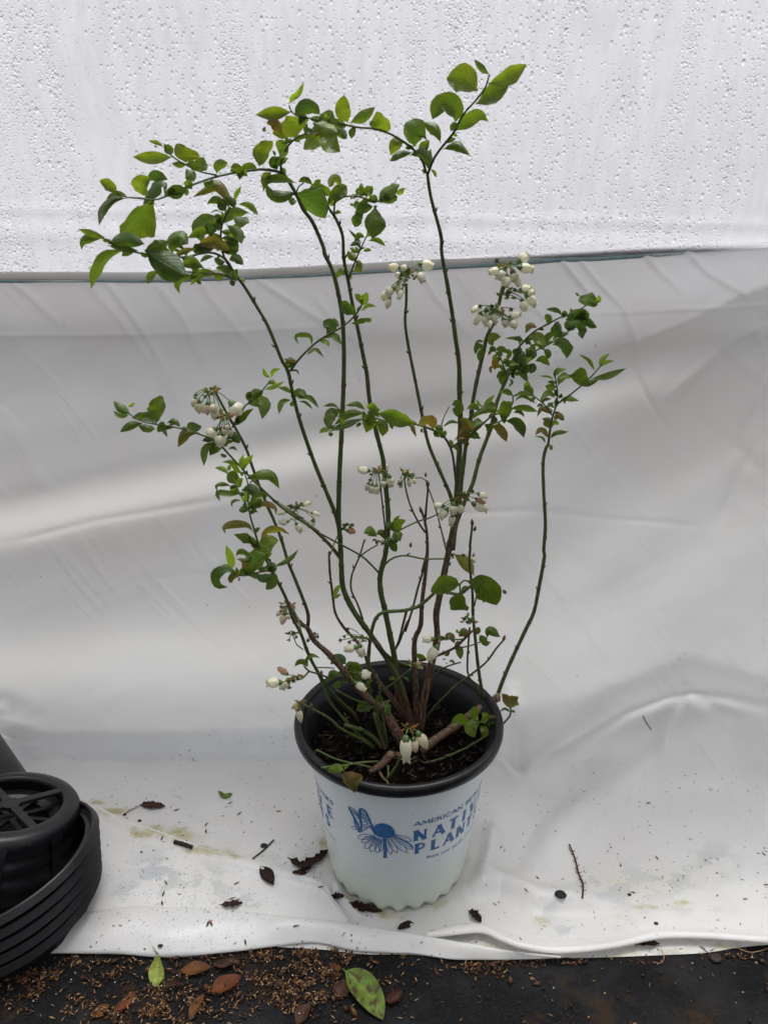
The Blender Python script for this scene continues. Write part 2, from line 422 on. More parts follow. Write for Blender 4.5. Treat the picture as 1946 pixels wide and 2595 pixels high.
# folds: (points in the 1659-wide view, width px, height mm)
FOLDS = [
 ([(-300, 1110), (0, 1062), (400, 965), (700, 885), (1000, 835), (1300, 740), (1659, 615), (2000, 520)], 52, 17),
 ([(-300, 1230), (0, 1190), (400, 1085), (700, 1010), (1000, 960), (1300, 880), (1659, 730), (2000, 600)], 60, -7),
 ([(1120, 1230), (1300, 1110), (1500, 960), (1700, 760)], 60, 9),
 ([(1250, 1330), (1450, 1180), (1700, 1000)], 50, 5),
 ([(-300, 1345), (0, 1335), (600, 1290), (1000, 1285), (1300, 1330)], 80, 8),
 ([(-300, 1530), (100, 1520), (600, 1500), (760, 1500)], 80, -5),
 ([(1125, 1690), (1230, 1600), (1340, 1520), (1480, 1462), (1700, 1520)], 17, 13),
 ([(1105, 1490), (1118, 1600), (1122, 1680)], 12, -6), ([(1122, 1682), (1090, 1650), (1060, 1640)], 10, 4), ([(1480, 1462), (1440, 1560), (1420, 1640)], 12, 4), ([(1480, 1462), (1560, 1560), (1640, 1600)], 12, 4),
 ([(1125, 1690), (1190, 1650), (1300, 1640)], 14, -5),
 ([(1150, 1850), (1240, 1760), (1400, 1650), (1600, 1560)], 34, 6),
 ([(1075, 1900), (1130, 1810), (1230, 1700), (1330, 1650)], 32, -4),
 ([(1500, 1620), (1600, 1700), (1700, 1730)], 40, 6),
 ([(1150, 990), (1130, 1150), (1118, 1350)], 20, -2),
 # fine creases
 ([(540, 590), (598, 630), (700, 695), (760, 760)], 5, 2.0), ([(680, 640), (720, 690), (775, 745)], 5, 1.2),
 ([(225, 600), (263, 649), (313, 716), (357, 796), (393, 900)], 5, 2.2), ([(180, 600), (260, 690), (330, 780), (372, 860)], 7, 1.5),
 ([(20, 600), (80, 650), (130, 700)], 6, 1.5),
 ([(1209, 558), (1246, 604), (1275, 640)], 4, 2.2), ([(1245, 550), (1290, 610), (1332, 654), (1345, 703), (1372, 790), (1400, 853), (1450, 940)], 4, 1.8),
 ([(1390, 548), (1425, 590), (1460, 630)], 5, 1.5),
 ([(-200, 725), (150, 725), (430, 719), (800, 700)], 3.5, .9), ([(1270, 676), (1450, 665), (1700, 655)], 3.5, 1.1),
 ([(0, 1545), (23, 1577), (60, 1615), (97, 1660)], 4, 3), ([(-40, 1560), (20, 1590), (60, 1598)], 5, 3), ([(-30, 1500), (20, 1530), (50, 1560)], 7, 3),
 ([(1659, 600), (1560, 640), (1440, 700), (1330, 745)], 9, 2), ([(1659, 690), (1560, 760), (1450, 860)], 10, -2.4), ([(1659, 800), (1600, 880), (1560, 990)], 8, 1.6), ([(1659, 910), (1590, 1010), (1540, 1130)], 10, 2),
 ([(900, 575), (940, 640), (1010, 720)], 5, 1.5), ([(1060, 560), (1110, 620), (1190, 700)], 5, 1.6), ([(1480, 540), (1520, 590), (1590, 640)], 5, 1.8), ([(420, 590), (470, 660), (540, 740)], 6, 1.5), ([(330, 600), (400, 690), (450, 800)], 6, 1.6),
 ([(0, 1180), (200, 1130), (500, 1080)], 6, .8), ([(900, 1110), (1200, 1100), (1500, 1130)], 5, .6), ([(250, 1250), (600, 1215)], 5, .5),
 ([(1560, 740), (1620, 800), (1680, 860)], 9, 1.5), ([(1500, 860), (1570, 950), (1640, 1020)], 12, 1.6),
 ([(1040, 1900), (1060, 1850), (1068, 1780)], 14, 6),
 ([(1010, 1925), (1080, 1900), (1160, 1940), (1300, 1950)], 16, 6),
 ([(720, 1900), (735, 1945), (790, 1990)], 9, 4),
]
FO = []
for P, sg, am in FOLDS:
    xs = [p[0] for p in P]; ys = [p[1] for p in P]
    FO.append((P, sg, am*(.0024 if sg > 12 else .0024), min(xs)-3*sg, max(xs)+3*sg, min(ys)-3*sg, max(ys)+3*sg))
def fold(x, y):
    h = 0
    for P, sg, am, x0, x1, y0, y1 in FO:
        if not (x0 < x < x1 and y0 < y < y1): continue
        best = 1e18; L = 0; bl = 0; tot = len(P)-1
        for i in range(tot):
            ax, ay = P[i]; bx, by = P[i+1]; dx, dy = bx-ax, by-ay
            t = ((x-ax)*dx+(y-ay)*dy)/(dx*dx+dy*dy); tc = 0 if t < 0 else 1 if t > 1 else t
            q = (x-ax-dx*tc)**2+(y-ay-dy*tc)**2
            if q < best: best = q; bl = (i+tc)/tot
        e = math.exp(-best/(2*sg*sg))
        end = min(1, bl*4+.35, (1-bl)*4+.35)
        h += am*e*end
    return h
ALG = [(245, 1752, 60, 10, .9), (330, 1800, 60, 16, 1), (400, 1805, 50, 22, .8), (445, 1838, 60, 12, .8), (520, 1850, 60, 7, .7), (700, 1822, 16, 22, .9), (1172, 1990, 26, 14, .9), (1400, 1960, 60, 9, .8), (1475, 1950, 30, 8, .7), (1130, 1950, 14, 50, .35), (205, 1735, 30, 7, .9), (780, 1985, 30, 9, .5), (1330, 1985, 90, 14, .35)]
GRY = [(350, 1885, 55, 45, 1), (300, 1930, 60, 30, .9), (440, 1905, 60, 40, 1), (520, 1950, 50, 22, .9), (410, 1820, 22, 22, .8), (1180, 1960, 26, 30, .9), (1340, 1915, 90, 40, 1), (1440, 1900, 60, 40, .9), (1240, 2010, 80, 14, .9), (1540, 1860, 50, 40, .7), (1500, 1960, 80, 20, .5), (480, 1770, 60, 14, .4), (600, 1850, 40, 30, .5)]
def stain(p):
    x, y = to_px(p); x *= .8525; y *= .8525
    f_ = lambda L: max([a*math.exp(-((x-cx)/sx)**2-((y-cy)/sy)**2) for cx, cy, sx, sy, a in L])
    rp = math.hypot(p.x, p.y); foot = .75*math.exp(-((rp-.100)/.009)**2)*(.6+.8*noise.noise(p*22))  # greenish dirt ring round the pot, doubling as painted contact shadow
    return (1-min(1, max(f_(ALG), foot)), 1-min(1, 1.25*f_(GRY)), 1)
def damp_shade(p):  # damp tone with wavy lower edge; its upward fade is shade put into colour
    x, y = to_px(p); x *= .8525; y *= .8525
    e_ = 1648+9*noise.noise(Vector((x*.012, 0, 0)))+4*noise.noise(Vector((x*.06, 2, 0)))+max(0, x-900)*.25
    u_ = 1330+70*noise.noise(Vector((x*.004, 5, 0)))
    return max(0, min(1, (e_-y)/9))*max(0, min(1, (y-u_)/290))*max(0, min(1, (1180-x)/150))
def sheet_cols():
    xs = []; x = -1.15
    while x <= 1.15:
        xs.append(x); x += .0026 if abs(x) < .60 else .02
    return xs
rows = []
for X in sheet_cols():
    r = interp([(-.4, .035), (.05, .05), (.35, .14), (.7, .16)], X)
    Y0 = interp(fb, X); Y1 = wallY(0)-r
    zt = interp(topz, X)
    prof = []
    nf = 150
    for i in range(nf):
        t = i/nf; Y = Y0+(Y1-Y0)*t
        prof.append((Vector((X, Y, ZF)), Vector((0, 0, 1))))
    nc = 26; a1 = math.pi/2-math.atan(.075)
    for i in range(nc+1):
        a = a1*i/nc
        prof.append((Vector((X, Y1+r*math.sin(a), ZF+r*(1-math.cos(a)))), Vector((0, -math.sin(a), math.cos(a)))))
    Pb = prof[-1][0]; nw = 290; Nw = prof[-1][1]
    Yt = wallY(zt)
    for i in range(1, nw+1):
        t = i/nw
        prof.append((Vector((X, Pb.y+(Yt-Pb.y)*t, Pb.z+(zt-Pb.z)*t)), Nw))
    row = []
    for k, (p, nn) in enumerate(prof):
        x_, y_ = to_px(p)
        h = fold(x_*.8525, y_*.8525)
        amp = .0022 if p.z > .03 else .0012
        h += amp*noise.noise(p*7)+amp*.35*noise.noise(p*23)
        if k < 18: h *= k/18
        if k > len(prof)-8: h *= (len(prof)-1-k)/7
        # floor lip at the right front edge curls up
        if X > .045 and k < 9: h += .004*(1-k/9)*min(1, (X-.045)*20)
        q_ = p+nn*h
        if q_.z < .0028: q_.z = .0028+.12*max(-.01, q_.z-.0028)
        row.append(q_)
    rows.append(row)
TOPEDGE = [r[-1].copy() for r in rows]
sh = MB(); sh.grid(rows, [(*stain(p)[:2], 1-damp_shade(p)) if p.z < .03 else (1, 1, 1-damp_shade(p)) for r in rows for p in r])
sheet = empty('plastic_sheet', (0, .245, 0)); tag(sheet, 'white plastic sheet hung behind the potted bush and folded out under it', 'plastic sheet')
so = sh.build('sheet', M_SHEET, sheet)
sv = sh.v; BV = BVHTree.FromPolygons([Vector(p) for p in sv], sh.f)
def hit(x, y):
    d = ray(x, y).normalized(); h = BV.ray_cast(CAM, d)
    if h[0] is None: return at_z(x, y, 0), Vector((0, 0, 1))
    nrm = h[1] if h[1].dot(d) < 0 else -h[1]
    return h[0], nrm
# lower ply of the sheet, showing in front of the curled edge
mb = MB(); bot = Dpx([(600, 2046), (700, 2052), (790, 2062), (898, 2063), (1006, 2074), (1193, 2066), (1245, 2070), (1423, 2064), (1530, 2058), (1659, 2041), (2300, 1990)])
P = catmull([(*p,) for p in bot], 60); rws = []
for k in range(8):
    t = k/7; rr = []
    for q in P:
        a = at_z(q[0], q[1], .001); a.z = .0012+.0015*math.sin(t*3.1)*abs(noise.noise(a*30)); a.y += t*.09; rr.append(a)
    rws.append(rr)
mb.grid(rws, [(.55, .5, 1)]*sum(len(r) for r in rws)); mb.build('lower_ply', M_SHEET, sheet)
# upper flap with a creased edge
up = Dpx([(-500, 1560), (0, 1668), (120, 1706), (173, 1727), (256, 1766), (302, 1783), (385, 1813), (472, 1844), (561, 1866), (640, 1888), (700, 1909), (722, 1945), (752, 1990)])
lo = Dpx([(-500, 2000), (0, 1985), (100, 1980), (173, 1975), (256, 1968), (302, 1964), (385, 1964), (472, 1972), (561, 1980), (640, 1986), (690, 1990), (730, 1995), (755, 1999)])
U = catmull(up, 110); Lw = catmull(lo, 110); rws = []
for k in range(26):
    t = k/25; rr = []
    for a, b in zip(U, Lw):
        q = a.lerp(b, t); p = at_z(q[0], q[1], ZF+.005)
        p.z = ZF+.0045+.0055*math.exp(-((t-.035)/.03)**2)+.002*math.exp(-((t-.16)/.05)**2)+.0018*noise.noise(p*14)+.0005*noise.noise(p*50)
        rr.append(p)
    rws.append(rr)
mb = MB(); mb.grid(rws, [stain(p) for r in rws for p in r]); mb.build('folded_flap', M_SHEET, sheet)
P_ = catmull([tuple(q) for q in up[2:]], 160); cm = MB(); pp = [at_z(q[0], q[1], ZF+.006) for q in P_]
cm.tube(pp, [.0017*(1+.5*noise.noise(p*25)) for p in pp], (.75, .8, 1), seg=8); cm.build('creased_edge', M_SHEET, sheet)
FLAP = BVHTree.FromPolygons([Vector(p) for p in mb.v], mb.f)
# rolled front edge
tp = Dpx([(-500, 1990), (0, 1985), (120, 1978), (173, 1971), (277, 1957), (348, 1957), (440, 1960), (564, 1972), (687, 1985), (749, 1992), (836, 2007), (960, 2028), (1037, 2043), (1113, 2056), (1210, 2066)])
bt = Dpx([(-500, 2075), (0, 2068), (100, 2067), (190, 2068), (256, 2069), (348, 2076), (425, 2072), (533, 2060), (640, 2045), (690, 2043), (765, 2060), (850, 2064), (898, 2064), (1006, 2078), (1230, 2070)])
U = catmull(tp, 240); Lw = catmull(bt, 240); rws = []
for k in range(19):
    t = k/18; rr = []
    for i, (a, b) in enumerate(zip(U, Lw)):
        pa = at_z(a[0], a[1], ZF+.007); pb = at_z(b[0], b[1], .002)
        s_ = min(1, t*1.0)
        p = pa.lerp(pb, s_)
        hh = (pa-pb).length*(.20+.06*noise.noise(pa*9))
        prof_ = math.sin(math.pi*min(1, s_*1.0))**.8
        p.z += hh*prof_*(.9)
        if .1 < s_ < .95: p.z += .0035*noise.noise(p*26)*prof_+.0045*prof_*noise.noise(p*11)
        if k == 18: p.z = .0006; p.y += .006
        if k == 0: p.z = ZF+.004
        rr.append(p)
    rws.append(rr)
mb = MB(); mb.grid(rws); mb.build('rolled_front_edge', M_SHEET, sheet)
LIP = BVHTree.FromPolygons([Vector(p) for p in mb.v], mb.f)
# thick curled edge on the right
P = catmull(front_right[:], 120); mb = MB(); rws = []
for i, q in enumerate(P):
    p = at_z(q[0], q[1], ZF+.006); T = (Vector(P[min(i+1, 119)])-Vector(P[max(i-1, 0)]))
    wd = .0065*(.7+.5*noise.noise(p*12))
    rws.append([p+Vector((0, wd*math.cos(a)*1.2, .0035*math.sin(a))) for a in [2*math.pi*k/10 for k in range(10)]])
mb.grid(rws, close=True); mb.build('curled_edge', M_SHEET, sheet)
# top hem and the teal cord line under it
mb = MB(); cb = MB()
P = [TOPEDGE[i] for i in range(0, len(TOPEDGE), 5)]
rws = [[p+Vector((0, -.0012+.0014*math.cos(a), -.004+.0060*math.sin(a)+.0008*noise.noise(p*16))) for a in [2*math.pi*k/10 for k in range(10)]] for p in P]
mb.grid(rws, close=True); mb.build('rolled_hem', M_SHEET, sheet)
rw2 = []; cl = []
for p in P:
    wn = noise.noise(p*9)
    hgt = .0018+.0012*wn+max(0, p.x)*.004
    q = p+Vector((0, -.0024, -.0112+.001*noise.noise(p*20)))
    rw2.append([q+Vector((0, .0012*math.cos(a), hgt*math.sin(a))) for a in [2*math.pi*k/8 for k in range(8)]])
    cl += [(.22, .31, .32) if wn > -.2 else (.40, .46, .46)]*8
cb.grid(rw2, cl, close=True); cb.build('teal_cord', M_CORD, sheet)

# ------------------------------------------------------------------ clear film above, leaning towards the viewer, with condensation
def filmP(x, z):
    return Vector((x, .322-(z-.74)*.27-(max(0, z-1.0)**2)*.12+.006*noise.noise(Vector((x*2.5, 0, z*1.4)))+.0013*math.exp(-((z-.830+.02*x)/.013)**2)+.0009*math.exp(-((z-.862+.02*x-.003*noise.noise(Vector((x*12, 0, 0))))/.006)**2), z))
mb = MB(); rws = []
for i in range(109):
    z = .70+i*.005
    rws.append([filmP(-1.25+j*2.5/120, z) for j in range(121)])
mb.grid(rws)
film = empty('clear_film', (0, .322, .70)); tag(film, 'clear plastic greenhouse film beaded with condensation above the white sheet', 'plastic film')
mb.build('film', M_FILM, film)
FB = BVHTree.FromPolygons([Vector(p) for p in mb.v], mb.f)
# wavy water line and drops
mb = MB(); pts = []
for i in range(150):
    x = -.75+i*.01; z = .862-.02*x+.0025*noise.noise(Vector((x*22, 0, 0)))+.004*noise.noise(Vector((x*5, 3, 0)))
    pts.append(filmP(x, z)+Vector((0, -.0004, 0)))
def drop(mb, p, n, r, el, lean=0, seg=9, flat=.45):
    up = Vector((lean, 0, 1)); up = (up-n*up.dot(n)).normalized(); rt = up.cross(n)
    v = []; f = []
    for k, (rr, hh) in enumerate(((1, 0), (.86, .36), (.5, .78))):
        for j in range(seg):
            a = 2*math.pi*j/seg; s_ = math.sin(a)
            ey = el*(1.35 if s_ > 0 else .85)
            wx = 1-.35*max(0, s_)**2 if el > 1.05 else 1
            v.append(p+rt*(math.cos(a)*r*rr*wx)+up*(s_*r*rr*ey)+n*(hh*r*flat+.00003))
    v.append(p+n*(r*flat))
    for k in range(2):
        for j in range(seg): f.append((k*seg+j, k*seg+(j+1) % seg, (k+1)*seg+(j+1) % seg, (k+1)*seg+j))
    for j in range(seg): f.append((2*seg+j, 2*seg+(j+1) % seg, 3*seg))
    mb.add(v, f)
FN = Vector((0, -1, -.27)).normalized()
# drops on the white sheet
mb = MB()
for k in range(1500):
    if k < 900: x, y = rnd.uniform(0, 1946), rnd.choice((rnd.uniform(800, 1350), rnd.uniform(1500, 1960)))
    else: x, y = rnd.choice((rnd.uniform(0, 800), rnd.uniform(1280, 1946))), rnd.uniform(1560, 2050)
    p, nn = hit(x, y)
    if noise.noise(Vector((x*.004, y*.004, 0))) < -.05: continue
    drop(mb, p, nn, rnd.choice((.0008, .0011, .0015, .002)), 1.15, seg=8, flat=.3)
mb.build('water_beads', M_WATER, sheet, kind='stuff', label='small water beads on the white sheet')
STACK_B = Vector((-.520, -.030, .134)); TILT_B = (-12, 8)
STACK_R = Vector((-.506, -.093, .096)); TILT_R = (-5, -18); RIMR = .1175
LEAN = (-.685, .06, .135); TILT_L = (10, -24)
# ------------------------------------------------------------------ the nursery pot
PZ = .0075; R0, RK = .0955, (.122-.0955)/.23
def potr(z): return R0+RK*(z-PZ)
pot = empty('plant_pot', (0, 0, PZ))
tag(pot, 'white nursery pot with black rim and blue flower print standing on the plastic sheet', 'plant pot')
mb = MB(); NS = 240; rws = []
prof = [(.000, .062), (.0, .080)]
zs = [.0005, .003, .006, .009, .012, .015, .020, .03, .045] + [.06+.0166*i for i in range(11)]
for z in zs:
    rr = []
    for j in range(NS):
        a = 2*math.pi*j/NS
        r = potr(PZ+z)
        lobe = .5+.5*math.cos(a*24)
        k = max(0, 1-z/.017)
        r -= .0075*k*(1-lobe)**1.4 + .0015*k
        r += .0007*noise.noise(Vector((math.cos(a)*2, math.sin(a)*2, z*9)))
        zz = PZ+z
        if z < .004: zz += .004*(1-lobe)*(1-z/.004)
        rr.append((r*math.cos(a), r*math.sin(a), zz))
    rws.append(rr)
mb.grid(rws, close=True); body = mb.build('body', M_POT, pot)
BB = BVHTree.FromPolygons([Vector(p) for p in mb.v], mb.f)
def lathe(mb, prof, seg=128, cen=(0, 0), c=(1, 1, 1), wob=0):
    rws = []
    for r, z in prof:
        rws.append([(cen[0]+r*math.cos(a)*(1+wob*math.sin(2*a+1)), cen[1]+r*math.sin(a)*(1-wob*math.sin(2*a+1)), z) for a in [2*math.pi*k/seg for k in range(seg)]])
    mb.grid(rws, c, close=True)
mb = MB(); ZR = .252
lathe(mb, [(.1205, .2340), (.1250, .2335), (.1300, .2345), (.1335, .2352), (.1362, .2372), (.1372, .2410), (.1374, .2465), (.1366, .2498), (.1348, ZR-.0003),
           (.1325, ZR), (.1295, ZR-.0006), (.1275, .2500), (.1262, .2470), (.1250, .2430), (.1228, .2415), (.1218, .2375), (.1196, .2360), (.1186, .2280), (.1174, .2265), (.1166, .2190), (.1156, .2175), (.1140, .200), (.1110, .18)], wob=.003)
mb.build('rim', M_RIM, pot)
mb = MB(); rws = []
for i in range(91):
    r = .1150*i/90+.0001
    rws.append([(r*math.cos(a), r*math.sin(a), .1975-.004*(i/90)**4+.0055*noise.noise(Vector((r*math.cos(a)*18, r*math.sin(a)*18, 2)))+.005*noise.noise(Vector((r*math.cos(a)*70, r*math.sin(a)*70, 1)))+.003*noise.noise(Vector((r*math.cos(a)*190, r*math.sin(a)*190, 5)))) for a in [2*math.pi*k/110 for k in range(220)]])
mb.grid(rws, close=True); soil = mb.build('soil', M_SOIL, pot)
# bits of bark in the soil
mb = MB()
for k in range(420):
    a = rnd.uniform(0, 6.283); r = .113*math.sqrt(rnd.random()); L = rnd.uniform(.0015, .006); b = rnd.uniform(0, 6.283)
    p = Vector((r*math.cos(a), r*math.sin(a), .2+rnd.uniform(-.002, .002))); dv = Vector((math.cos(b), math.sin(b), rnd.uniform(-.4, .6)))*L
    cc = rnd.choice([(.03, .015, .008), (.05, .025, .012), (.012, .008, .005), (.10, .06, .03), (.02, .012, .008)])
    mb.tube([p-dv, p, p+dv], [.0003, rnd.uniform(.0005, .0011), .0002], cc, seg=4)
mb.build('bark_bits', M_CHIP, soil, kind='stuff', label='bits of bark on the soil')

# print on the pot: shapes laid on the cone
def conept(th, z, off=.0004):
    r = potr(z)+.0007*noise.noise(Vector((math.sin(th)*2, -math.cos(th)*2, (z-PZ)*9)))+off
    return Vector((r*math.sin(th), -r*math.cos(th), z))
def px2cone(x, y):
    d = ray(x, y); lo = .5
    for i in range(60):
        p = CAM+d*lo; g_ = math.hypot(p.x, p.y)-potr(p.z)
        if g_ < 2e-5: break
        lo += g_*.7
    return math.atan2(p.x, -p.y), p.z
class Pr:
    def __init__(s): s.mb = MB()
    def quad(s, q, off=.0004):   # q: 4 (th,z) corners, subdivided along the long way
        n = 3; rws = []
        for i in range(n+1):
            t = i/n
            rws.append([conept(q[0][0]+(q[1][0]-q[0][0])*t, q[0][1]+(q[1][1]-q[0][1])*t, off), conept(q[3][0]+(q[2][0]-q[3][0])*t, q[3][1]+(q[2][1]-q[3][1])*t, off)])
        s.mb.grid(rws)
    def stroke(s, P, W, off=.0004):   # P (th,z) polyline in metres-ish space; W widths in metres
        k = .113; n = len(P)
        for i in range(n-1):
            ax, ay = P[i][0]*k, P[i][1]; bx, by = P[i+1][0]*k, P[i+1][1]
            dx, dy = bx-ax, by-ay; L = math.hypot(dx, dy) or 1e-9; nx, ny = -dy/L, dx/L
            wa, wb = W[i]/2, W[i+1]/2
            s.quad([((ax+nx*wa)/k, ay+ny*wa), ((bx+nx*wb)/k, by+ny*wb), ((bx-nx*wb)/k, by-ny*wb), ((ax-nx*wa)/k, ay-ny*wa)], off+.00001*(i % 3))
GL = {  # strokes: x,y points in a unit cap box + width class (T thick, t thin)
 'N': (.78, [('T', [(.10, 0), (.10, 1)]), ('T', [(.08, .98), (.68, .04)]), ('t', [(.68, 0), (.68, 1)])]),
 'A': (.86, [('t', [(.06, 0), (.42, 1)]), ('T', [(.40, .98), (.78, 0)]), ('t', [(.2, .32), (.62, .32)])]),
 'T': (.76, [('T', [(.38, 0), (.38, .98)]), ('h', [(.04, .94), (.72, .94)])]),
 'I': (.30, [('T', [(.15, 0), (.15, 1)])]),
 'V': (.82, [('T', [(.08, 1), (.42, .02)]), ('t', [(.42, .02), (.74, 1)])]),
 'E': (.62, [('T', [(.12, 0), (.12, 1)]), ('h', [(.12, .94), (.56, .94)]), ('h', [(.12, .5), (.48, .5)]), ('h', [(.12, .06), (.58, .06)])]),
 'P': (.66, [('T', [(.12, 0), (.12, 1)]), ('h', [(.12, .95), (.38, .94), (.55, .84), (.58, .70), (.50, .54), (.36, .47), (.12, .46)])]),
 'L': (.60, [('T', [(.12, 0), (.12, 1)]), ('h', [(.12, .06), (.58, .08)])]),
 'S': (.58, [('m', [(.50, .84), (.36, .95), (.20, .93), (.10, .78), (.18, .62), (.36, .50), (.48, .36), (.46, .16), (.32, .05), (.16, .06), (.05, .18)])]),
 'M': (.96, [('t', [(.08, 0), (.16, 1)]), ('T', [(.16, .98), (.46, .2)]), ('t', [(.46, .2), (.74, 1)]), ('T', [(.74, 1), (.84, 0)])]),
 'R': (.70, [('T', [(.12, 0), (.12, 1)]), ('h', [(.12, .95), (.38, .94), (.53, .84), (.54, .70), (.46, .56), (.34, .50), (.12, .48)]), ('T', [(.32, .5), (.64, 0)])]),
 'C': (.72, [('m', [(.64, .84), (.48, .95), (.28, .92), (.12, .72), (.10, .42), (.20, .16), (.40, .04), (.56, .07), (.66, .17)])]),
 'B': (.64, [('T', [(.12, 0), (.12, 1)]), ('h', [(.12, .95), (.36, .94), (.48, .82), (.46, .64), (.34, .54), (.12, .53)]), ('h', [(.34, .53), (.52, .42), (.55, .22), (.40, .07), (.12, .05)])]),
 'U': (.78, [('T', [(.12, 1), (.12, .35), (.20, .12), (.36, .04)]), ('t', [(.36, .04), (.54, .10), (.64, .32), (.64, 1)])]),
 ' ': (.45, [])}
def text(pr, s, th0, th1, z0, h, wk=1.0):
    tot = sum(GL[c][0] for c in s)
    gap = 0; sc = (th1-th0)/(tot)
    x = 0
    for c in s:
        wd, st = GL[c]
        for kls, P in st:
            wt = {'T': .24, 't': .13, 'h': .13, 'm': .18}[kls]*h*wk
            Q = [(math.radians(th0+(x+px)*sc), z0+py*h) for px, py in P]
            n = len(Q)
            W = [wt]*n
            if kls in 'Tt' and n == 2:   # flared stroke ends
                Q = [Q[0], (Q[0][0]*.88+Q[1][0]*.12, Q[0][1]*.88+Q[1][1]*.12), (Q[0][0]*.12+Q[1][0]*.88, Q[0][1]*.12+Q[1][1]*.88), Q[1]]
                W = [wt*1.45, wt, wt, wt*1.45]
            pr.stroke(Q, W)
        x += wd
def full_print(dth):
    pr = Pr()
    text(pr, 'AMERICAN BEAUTIES', 8.4+dth, 78+dth, .1735, .0072, 1.1)
    # the two big lines: letters widely spaced
    for s, xs, z in (('NATIVE', (9.2, 21.5, 33.2, 46.0, 53.6, 69.0), .1462), ('PLANTS', (10.2, 21.4, 30.6, 42.0, 52.5, 63.5), .1222)):
        for c, t0 in zip(s, xs):
            text(pr, c, t0+dth, t0+dth+GL[c][0]*.0182/.113*57.3*(1.15 if c != 'I' else 1), z, .0186, 1.22)
    # handwritten line
    wr = 'Make your garden come alive'
    th = 19.0+dth
    hand = {'M': [(0, 0), (.2, 1.6), (.45, .4), (.75, 1.6), (.8, 0)], 'a': [(.5, .9), (.1, .8), (.05, .2), (.35, .1), (.55, .9), (.6, 0)], 'k': [(.1, 0), (.2, 1.7), (.12, .5), (.5, 1), (.2, .5), (.6, 0)],
            'e': [(.05, .5), (.5, .6), (.35, 1), (.05, .6), (.2, 0), (.6, .2)], 'y': [(.05, 1), (.15, .3), (.5, 1), (.3, -.7), (0, -.6)], 'o': [(.3, 1), (.05, .5), (.25, 0), (.5, .5), (.3, 1)],
            'u': [(.05, 1), (.1, .1), (.4, .2), (.5, 1), (.6, 0)], 'r': [(.1, 0), (.15, 1), (.2, .6), (.5, 1)], 'g': [(.5, .9), (.1, .8), (.1, .2), (.5, .7), (.35, -.7), (0, -.5)],
            'd': [(.5, .9), (.1, .8), (.1, .1), (.45, .4), (.6, 1.7), (.55, 0)], 'n': [(.05, 0), (.1, 1), (.15, .6), (.4, 1), (.5, 0)], 'c': [(.5, .9), (.1, .7), (.1, .1), (.5, .15)],
            'm': [(.05, 0), (.1, 1), (.15, .5), (.35, 1), (.4, .3), (.6, 1), (.7, 0)], 'l': [(.1, 1.7), (.1, .1), (.3, 0)], 'i': [(.1, 1), (.1, 0), (.25, .1)], 'v': [(.05, 1), (.2, 0), (.5, 1)], ' ': []}
    for c in wr:
        P = hand[c]
        if P: pr.stroke([(math.radians(th+px*2.9), .1085-(th-19-dth)*.00010+py*.0036) for px, py in P], [.0006]*len(P))
        th += {'M': 2.9, 'm': 2.5, 'i': 1.1, 'l': 1.1, ' ': 1.9}.get(c, 2.05)
    # emblem, traced in the enlarged view 'L'
    D_ = math.radians(dth)
    def L(x, y):
        a, z = px2cone(*fr('L', x, y)); return (a+D_, z)
    def curve(P, wd, n=14, off=.0004):
        P = catmull([(x, y, 0) for x, y in P], n)
        pr.stroke([L(p.x, p.y) for p in P], wd if isinstance(wd, list) else [wd]*n, off)
    # cone of the flower
    cx, cy = 478, 372
    rr = []
    for i in range(9):
        rr.append([conept(*L(cx+(118*i/8)*math.cos(a), cy+((84 if math.sin(a) < 0 else 66)*i/8)*math.sin(a)+.12*(118*i/8)*math.cos(a)), .0004) for a in [2*math.pi*k/40 for k in range(40)]])
    pr.mb.grid(rr, close=True)
    for k in range(46):
        a = 2*math.pi*k/46; rx = 118; ry = 84 if math.sin(a) < 0 else 66
        x0, y0 = cx+rx*math.cos(a), cy+ry*math.sin(a)+.12*rx*math.cos(a)
        pr.stroke([L(x0-3*math.cos(a), y0), L(x0+9*math.cos(a), y0+8*math.sin(a)-3)], [.0016, .0004])
    curve([(488, 440), (496, 550), (492, 655)], [.0042]*6+[.0046]*6+[.0050]*2)
    for tip, b1, b2, bul in (((200, 440), (350, 400), (375, 418), 17), ((240, 485), (375, 412), (392, 428), 16), ((272, 552), (385, 425), (408, 440), 18), ((335, 586), (405, 432), (430, 446), 18),
                             ((402, 600), (428, 438), (452, 450), 16), ((442, 585), (455, 445), (472, 452), 13), ((558, 616), (502, 445), (522, 450), 15), ((620, 600), (520, 440), (548, 446), 16),
                             ((730, 598), (548, 436), (572, 432), 16), ((795, 562), (570, 428), (590, 420), 15), ((795, 540), (585, 418), (598, 412), 12), ((778, 470), (596, 408), (606, 398), 14)):
        dx, dy = tip[0]-(b1[0]+b2[0])/2, tip[1]-(b1[1]+b2[1])/2; Ln = math.hypot(dx, dy); nx, ny = -dy/Ln, dx/Ln
        for b, sg in ((b1, 1), (b2, -1)):
            if (b[0]-b1[0]-(b2[0]-b1[0])/2)*nx+(b[1]-(b1[1]+b2[1])/2)*ny < 0: s2 = -1
            else: s2 = 1
            m1 = (b[0]+dx*.45+nx*bul*s2*.9, b[1]+dy*.45+ny*bul*s2*.9); m2 = (b[0]+dx*.8+nx*bul*s2*.8, b[1]+dy*.8+ny*bul*s2*.8)
            curve([b, m1, m2, tip], .0010, 12)
        curve([((b1[0]+b2[0])/2, (b1[1]+b2[1])/2), (tip[0]-dx*.35, tip[1]-dy*.35)], .0006, 6)
    # butterfly: dark margins, veins, tail
    curve([(98, 100), (160, 128), (205, 190), (232, 262)], [.0012]*14)
    curve([(98, 104), (135, 175), (168, 240), (205, 300)], [.0012]+[.0038]*13)
